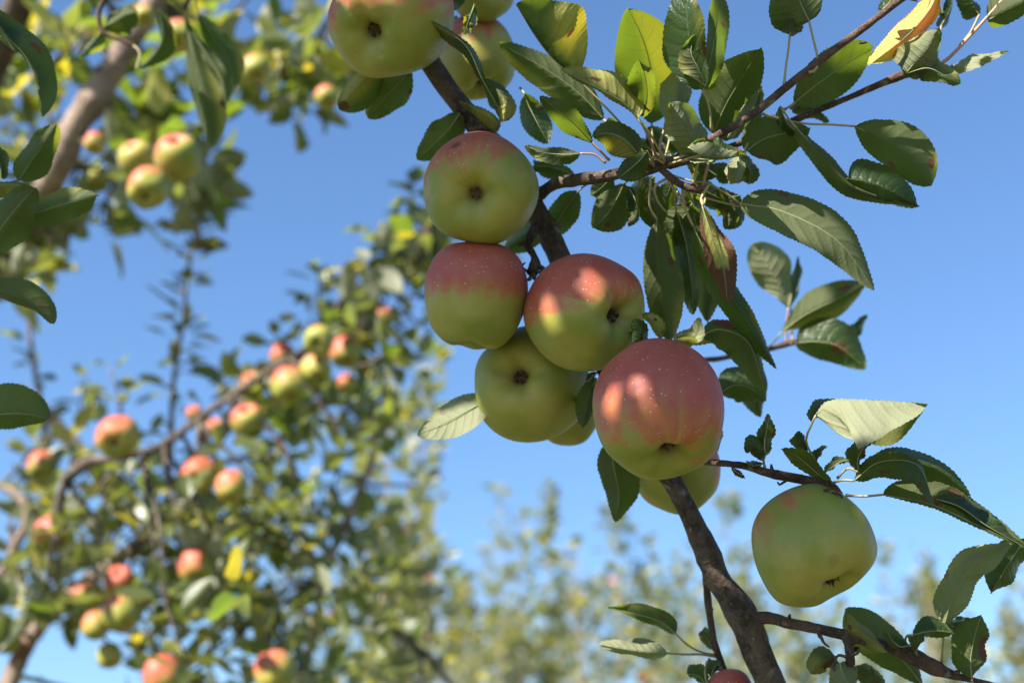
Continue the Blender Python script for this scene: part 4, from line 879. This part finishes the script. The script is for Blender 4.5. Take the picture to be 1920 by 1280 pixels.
# middle and lower left: the laden tree
tB, n = orchard_tree(Vector((-.9, 3.0, 0)), 'laden green apple tree filling the lower left, dark limb rising to the right', 'apple trees behind the near limb',
    [(600, 640, 90, 50, 10, 2.5, .1), (680, 570, 60, 50, 7, 2.5, .12), (740, 500, 50, 70, 9, 2.5, .12), (800, 410, 42, 60, 8, 2.5, .12), (790, 540, 60, 90, 9, 2.6, .12), (700, 680, 80, 70, 9, 2.6, .15), (560, 740, 80, 60, 9, 2.5, .12), (450, 760, 80, 50, 7, 2.4, .1), (880, 480, 60, 100, 8, 2.6, .1),
     (620, 820, 120, 70, 11, 2.7, .2), (180, 830, 130, 50, 6, 2.4, .12), (200, 960, 200, 80, 24, 2.4, .2), (420, 930, 160, 90, 22, 2.4, .2), (600, 950, 120, 90, 12, 2.7, .25), (250, 1090, 250, 90, 34, 2.4, .2), (500, 1090, 170, 100, 26, 2.5, .25), (680, 1130, 90, 110, 9, 2.7, .3),
     (420, 1230, 220, 60, 20, 2.4, .2), (690, 1250, 110, 50, 7, 2.6, .3), (60, 1130, 80, 110, 12, 2.4, .2), (40, 960, 60, 60, 5, 2.5, .2), (330, 1380, 420, 80, 24, 2.5, .3), (-150, 1100, 140, 280, 14, 2.5, .3), (640, 740, 130, 90, 6, 3.0, .2), (700, 900, 90, 140, 6, 3.1, .2)],
    [(120, 1240, 70, 48), (572, 685, 90, 62), (222, 812, 52, 46), (455, 790, 42, 40), (402, 900, 68, 42), (290, 720, 60, 60), (420, 640, 60, 60), (20, 900, 32, 60), (25, 1010, 20, 40), (660, 1215, 20, 40), (390, 1190, 18, 28), (500, 1060, 26, 20), (230, 1050, 36, 22), (40, 1100, 30, 25), (640, 880, 25, 18)], 23, .051, 0, per=(4, 7), yfrac=lambda x, y: .16 if y > 900 else .25,
    limbs=[([(120, 900, 2.15, 14), (165, 866, 2.15, 11), (215, 860, 2.15, 7.5), (300, 836, 2.16, 7), (400, 765, 2.18, 7), (500, 700, 2.2, 7.5), (580, 650, 2.3, 7), (680, 575, 2.65, 6), (760, 500, 2.7, 5), (800, 440, 2.5, 5), (830, 350, 2.5, 3)], M_BARKD, 'limb'),
           ([(-60, 1500, 2.3, 22), (30, 1250, 2.35, 17), (90, 1150, 2.38, 15), (150, 1100, 2.4, 13), (230, 1040, 2.42, 13), (330, 960, 2.45, 10), (420, 880, 2.5, 7)], M_BARKB, 'limb'),
           ([(230, 960, 2.45, 14), (170, 870, 2.4, 14), (110, 800, 2.38, 12), (60, 740, 2.36, 8)], M_BARKB, 'limb'),
           ([(-20, 1120, 2.4, 8), (20, 1040, 2.4, 8), (52, 970, 2.4, 9), (35, 930, 2.4, 8), (-20, 900, 2.4, 6)], M_BARKB, 'side_branch'),
           ([(340, 890, 2.5, 6), (400, 840, 2.5, 7), (440, 780, 2.5, 7), (470, 700, 2.5, 5)], M_BARKB, 'side_branch'),
           ([(380, 870, 2.55, 4), (470, 855, 2.55, 6), (570, 800, 2.6, 6), (640, 790, 2.6, 4)], M_BARKB, 'side_branch'),
           ([(590, 1090, 2.7, 9), (630, 1020, 2.7, 8), (670, 930, 2.7, 7), (700, 850, 2.7, 6), (705, 760, 2.7, 4)], M_BARKB, 'side_branch'),
           ([(560, 1300, 2.6, 10), (590, 1180, 2.6, 8), (600, 1080, 2.65, 8), (560, 990, 2.65, 5)], M_BARKB, 'side_branch'),
           ([(860, 1300, 2.6, 5), (790, 1220, 2.6, 6), (730, 1180, 2.6, 6), (620, 1160, 2.6, 5), (500, 1120, 2.55, 4)], M_BARKD, 'side_branch')],
    trunk=[([P(-60, 1480, 2.3), Vector((-1.05, 2.6, .9)), Vector((-.95, 2.9, .4)), Vector((-.9, 3.0, -.1))], [.024, .04, .055, .075], M_BARKB, 'trunk')],
    shoots=[([(320, 860, 2.6), (325, 720, 2.6), (345, 590, 2.6), (352, 510, 2.6), (375, 400, 2.6)], 6, 36), ([(95, 860, 2.7), (70, 720, 2.7), (55, 600, 2.7), (60, 440, 2.7)], 7, 24), ([(230, 800, 2.4), (222, 740, 2.4), (205, 690, 2.4)], 4, 5),
            ([(600, 560, 2.5), (595, 520, 2.5)], 3, 5), ([(160, 800, 2.7), (150, 760, 2.7), (165, 700, 2.7)], 3, 3)])
print('B', n)

# apples of the trees behind
G2 = 'out of focus apples on the trees behind'
def BA(x, y, r, d, ax, bth, label, bd=None):
    apple(x, y, r * .94, d, ax, label, G2, bth=bth + .13, slope=1.0, seed=int(x * 3 + y), hi=False, bdir=bd or Vector((-.45, -.4, .9)))
F, B_ = cam_axis, lambda a, b: cam_axis(a, b, True)
BA(278, 352, 42, 1.88, F(.05, .6), .25, 'pink-topped blurred apple lowest of the upper left bunch')
BA(334, 296, 46, 1.93, B_(0, .8), .35, 'red and green blurred apple, right one of the upper left bunch')
BA(258, 300, 38, 1.98, B_(.2, .8), .6, 'yellow green blurred apple, upper one of the upper left bunch')
BA(178, 268, 22, 1.98, F(.1, .8), .1, 'small red blurred apple touching the right side of the pale thick limb')
BA(480, 128, 28, 1.98, F(.2, .7), .6, 'yellow green blurred apple left of the dark round leaf near the top')
BA(612, 182, 24, 1.98, F(.2, .7), .2, 'small reddish blurred apple under the foliage left of the large top apple')
BA(335, 68, 34, 1.93, F(.1, .6), .3, 'orange blurred apple behind the dangling dark leaves at the top left')
BA(270, 30, 22, 1.88, F(.3, .6), .5, 'pale blurred apple at the top of the pale thick limb')
BA(180, 335, 27, 2.47, B_(.2, .8), .8, 'greenish blurred apple right of the pale limb where it darkens')
BA(220, 818, 43, 2.08, F(.08, .30), .18, 'glossy pink blurred apple with a dark eye sitting on the dark limb')
BA(465, 790, 35, 2.18, B_(.05, .8), .20, 'red over green blurred apple hanging under the middle of the dark limb')
BA(374, 890, 36, 2.13, F(-.1, .25), .05, 'orange red blurred apple with an eye, left of a close pair below the dark limb')
BA(434, 912, 32, 2.08, F(.1, .8), .25, 'green blurred apple with an orange cap, right of a close pair below the dark limb')
BA(543, 722, 37, 2.13, F(.2, .75), .35, 'creamy orange blurred apple lowest of the sunny bunch on the dark limb')
BA(597, 638, 31, 2.13, F(.0, .25), .8, 'pale yellow blurred apple with an eye, topmost of the sunny bunch')
BA(592, 694, 32, 2.16, F(.3, .6), .75, 'yellow blurred apple in the middle of the sunny bunch on the dark limb')
BA(647, 660, 31, 2.20, F(.2, .7), .05, 'dark red blurred apple, right one of the sunny bunch on the dark limb')
BA(530, 668, 26, 2.28, B_(0, .8), .0, 'pink blurred apple behind the dark limb left of the sunny bunch')
BA(650, 718, 19, 2.23, B_(0, .8), .1, 'small pink blurred apple beside the dark leaf below the sunny bunch')
BA(472, 722, 26, 2.28, B_(0, .8), .3, 'orange blurred apple half behind the dark limb left of the sunny bunch')
BA(364, 776, 17, 2.38, B_(0, .8), -.1, 'tiny pink blurred apple over the dark limb halfway to the glossy pink one')
BA(404, 802, 19, 2.38, B_(0, .8), .1, 'small salmon blurred apple left of the red over green one under the dark limb')
BA(720, 590, 17, 2.38, B_(0, .8), -.2, 'small bright red blurred apple among leaves left of the touching pair')
BA(78, 872, 29, 2.28, F(.1, .7), .1, 'salmon blurred apple near the left edge below the pale fork')
BA(98, 1000, 36, 2.18, F(.3, .6), -.1, 'dull red blurred apple in shade above the broad dark leaf at lower left')
BA(368, 1060, 36, 2.18, F(.2, .7), -.1, 'dark red blurred apple alone in the middle of the lower left foliage')
BA(225, 1090, 31, 2.23, B_(0, .8), -.25, 'deep red blurred apple just above the peach coloured one')
BA(226, 1148, 35, 2.08, F(.5, .7), .45, 'peach coloured sunlit blurred apple at lower left, brightest there')
BA(180, 1172, 28, 2.11, F(.1, .8), .35, 'yellowish blurred apple tucked left of the peach coloured one')
BA(172, 1118, 25, 2.23, B_(.1, .8), .6, 'olive blurred apple up and left of the peach coloured one')
BA(150, 1112, 15, 2.28, B_(.1, .8), .0, 'tiny orange blurred apple on the pale limb at lower left')
BA(84, 1142, 15, 2.28, B_(.1, .8), .0, 'tiny orange blurred apple left of the pale lower limb')
BA(205, 1228, 25, 2.13, F(.3, .7), .8, 'pale green blurred apple next to the patch of sky at bottom left')
BA(305, 1265, 40, 2.08, F(.3, .8), -.1, 'large dull red blurred apple cut by the bottom edge at left')
BA(516, 1258, 42, 2.13, F(.3, .8), .25, 'orange blurred apple with a lit yellow flank at the bottom edge')
BA(12, 1198, 28, 2.28, F(.3, .8), .2, 'reddish blurred apple touching the left edge near the bottom')
BA(268, 1132, 14, 2.28, B_(0, .8), .0, 'tiny orange blurred apple right of the peach coloured one')
BA(340, 1132, 13, 2.38, B_(0, .8), .0, 'tiny orange blurred apple below the lone dark red one')
BA(468, 968, 12, 2.68, B_(0, .8), -.3, 'tiny red blurred apple right below the green one with the orange cap')
BA(528, 962, 12, 3.0, B_(0, .8), -.3, 'tiny dark red blurred apple above the centre of the lower left foliage')
BA(625, 995, 13, 3.0, B_(0, .8), -.8, 'tiny vivid red blurred apple by the pale slanting side branch')
BA(622, 1160, 12, 3.0, B_(0, .8), .0, 'tiny orange blurred apple low in the foliage right of centre left')

# ---------------------------------------------------------------- trees further off
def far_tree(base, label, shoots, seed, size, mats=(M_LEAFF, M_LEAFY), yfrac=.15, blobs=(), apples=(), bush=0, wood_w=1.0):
    root = thing('apple_tree', base, label, 'tree', 'rows of orchard trees in the distance'); rr = random.Random(seed); items = []
    st = base + Vector((0, 0, 1.0)); d0 = (base - CAM).dot(FWD)
    wood3(root, 'trunk', [base + Vector((0, 0, -.1)), base + Vector((.02, 0, .5)), st], [.06, .05, .04], M_BARKB, .1, 8, 10)
    def add(c, ax0, L):
        an = rr.uniform(0, 6.28); a, b_ = basis(ax0); o = a * math.cos(an) + b_ * math.sin(an)
        dv = (o + ax0 * rr.uniform(.1, 1.0)).normalized()
        nrm = (ax0 + Vector((rr.gauss(0, .6), rr.gauss(0, .6), rr.gauss(0, .5)))).normalized()
        items.append((rr.randrange(12), leaf_matrix(c + dv * L * .3, dv, nrm, L), 1 if rr.random() < yfrac else 0))
    shoots = list(shoots) + [(shoots[0][0] + rr.uniform(-85, 85), rr.uniform(1000, 1160), rr.randint(25, 60), rr.uniform(.02, .045)) for _ in range(4)]
    for (x, ytop, n, spread) in shoots:
        top = P(x, ytop, d0); foot = st + Vector((rr.uniform(-.05, .05), rr.uniform(-.05, .05), 0)); mid = Vector((top.x * .9 + foot.x * .1, top.y, foot.z + (top.z - foot.z) * .35))
        s = crom([tuple(foot), tuple(mid), tuple(top)], 24); pts = [Vector(q) for q in s]
        mb = MB(); tube(mb, pts, [.008 * wood_w * (1 - .8 * i / 23) for i in range(24)], 5); mb.obj('shoot', [M_BARKB], root)
        for _ in range(int(n * 2.6)):
            u = rr.random() ** .85; k = min(22, int(u * 23)); c = pts[k].lerp(pts[k + 1], rr.random())
            dens = noise.noise(Vector((u * 6, x * .13, seed)))
            if dens < -.05 and rr.random() < .8: continue
            w_ = spread * (1.0 - u * .75) * .62
            c = c + Vector((rr.gauss(0, w_), rr.gauss(0, w_), rr.gauss(0, w_ * .5)))
            add(c, (pts[k + 1] - pts[k]).normalized(), size * rr.uniform(.6, 1.2))
    for (x, y, rx, ry, n) in blobs:
        for _ in range(int(n * .42)):
            q = rr.random() ** .5; an = rr.uniform(0, 6.28); c = P(x + rx * q * math.cos(an), y + ry * q * math.sin(an), d0 + rr.gauss(0, rx * d0 / FPX * .6))
            if noise.noise(c * (9 / d0 * 2.2) + Vector((seed, 0, 0))) < -.2: continue
            if c.z < .3: c.z = rr.uniform(.3, 1.2)
            add(c, Vector((rr.gauss(0, .5), rr.gauss(0, .5), 1)).normalized(), size * rr.uniform(.6, 1.2))
    join_leaves('foliage', items, list(mats), root)
    return len(items)
def base_at(x, d): q = P(x, 640, d); return Vector((q.x, q.y, 0))
far = [
 (805, 6.0, 'bare far shoot with sparse leaves and a red fruit left of centre', [(806, 640, 130, .035), (790, 720, 60, .03), (815, 930, 90, .05)], .06, (), .3),
 (745, 5.0, 'loose far tree of thin shoots right behind the laden one', [(735, 690, 160, .06), (770, 760, 150, .06), (700, 820, 140, .08), (760, 980, 200, .1)], .06, ((740, 1150, 80, 130, 150),), .3),
 (940, 9.0, 'tall slim far shoot whose tuft tip is the highest near the centre', [(938, 905, 230, .045), (900, 1040, 120, .07), (870, 1090, 120, .08)], .07, ((930, 1230, 60, 70, 260),), .3),
 (1020, 9.5, 'twin topped slim far tree just right of the picture centre', [(1025, 918, 260, .05), (980, 962, 170, .05), (1050, 1040, 120, .06)], .07, ((1010, 1210, 60, 70, 260),), .35),
 (1165, 8.5, 'sparse pale far tree under the lone hanging leaf', [(1150, 930, 130, .05), (1185, 985, 150, .05), (1215, 1015, 110, .06)], .07, ((1170, 1180, 60, 110, 260),), .35),
 (1270, 10.5, 'loose far tree just left of the near limb at the bottom', [(1270, 1045, 170, .07), (1240, 1060, 120, .07), (1300, 1000, 130, .06)], .07, ((1270, 1190, 70, 90, 320),), .4),
 (1362, 9.0, 'slim far tree rising between the limb and the right-hand apple', [(1358, 930, 220, .05), (1395, 1020, 140, .06)], .07, ((1380, 1180, 60, 100, 260),), .4),
 (1100, 13.0, 'bushy far tree between the two bottom centre leaves and the slim tops', [(1120, 1080, 260, .12), (1080, 1110, 200, .12)], .08, ((1105, 1210, 90, 100, 700),), .45),
 (860, 14.0, 'pointed yellow green far tree left of the picture centre', [(862, 1085, 400, .10)], .08, ((862, 1170, 36, 70, 400), (860, 1240, 70, 70, 500)), .6),
 (1500, 12.0, 'low yellow green far tree beneath the right-hand apple', [(1500, 1120, 220, .12), (1470, 1060, 130, .08)], .08, ((1500, 1220, 110, 70, 700),), .5),
 (1655, 11.0, 'thin far shoot right below the right-hand apple', [(1655, 1020, 150, .05), (1690, 1080, 130, .06)], .07, ((1650, 1240, 70, 70, 300),), .4),
 (1745, 12.0, 'dense golden far column tree at the lower right', [(1735, 1035, 620, .11)], .075, ((1738, 1120, 26, 70, 500), (1765, 1190, 40, 70, 500), (1760, 1260, 70, 60, 400)), .75),
 (1900, 13.0, 'yellow green far tree in the bottom right corner', [(1890, 1150, 260, .12), (1940, 1090, 260, .12)], .08, ((1900, 1240, 90, 60, 600),), .55),
 (1580, 15.0, 'hazy far tree behind the lower right twig', [(1570, 1130, 260, .12), (1620, 1160, 260, .14)], .08, ((1590, 1240, 90, 50, 500),), .5),
 (960, 15.0, 'soft far tree low at the bottom centre', [(960, 1150, 300, .14), (1040, 1130, 260, .14)], .085, ((980, 1240, 120, 60, 800),), .5),
 (1200, 16.0, 'soft far tree low behind the bottom centre leaves', [(1210, 1130, 300, .14), (1260, 1150, 260, .14)], .085, ((1220, 1240, 110, 60, 800),), .5),
 (760, 12.0, 'far tree low behind the right flank of the laden one', [(770, 1130, 260, .12)], .08, ((770, 1220, 80, 70, 500),), .5),
 (1420, 16.0, 'soft far tree low between limb and right-hand apple', [(1420, 1150, 260, .14)], .085, ((1420, 1240, 90, 60, 700),), .5),
 (600, 10.0, 'far tree glimpsed through the laden one', [(560, 1000, 200, .1), (640, 1050, 200, .1)], .07, ((600, 1180, 130, 110, 250),), .4),
]
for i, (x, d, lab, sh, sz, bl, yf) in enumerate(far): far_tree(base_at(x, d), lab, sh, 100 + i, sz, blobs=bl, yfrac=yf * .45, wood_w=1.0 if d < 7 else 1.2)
for (x, y, r, d, lab) in [(808, 1082, 9, 6.0, 'tiny dark red fruit on the bare far shoot'), (804, 1194, 10, 6.0, 'tiny red fruit low on the bare far shoot'), (751, 1112, 11, 5.0, 'tiny scarlet fruit on a thin shoot right of the laden tree'),
                          (1150, 1090, 9, 8.5, 'tiny orange fruit on the sparse pale far tree'), (1208, 1268, 10, 8.5, 'tiny orange fruit at the bottom edge left of the limb'), (1742, 1150, 11, 12.0, 'tiny orange spot of fruit in the golden column tree')]:
    BA(x, y, r, d, cam_axis(0, .8, True), -.6, lab)
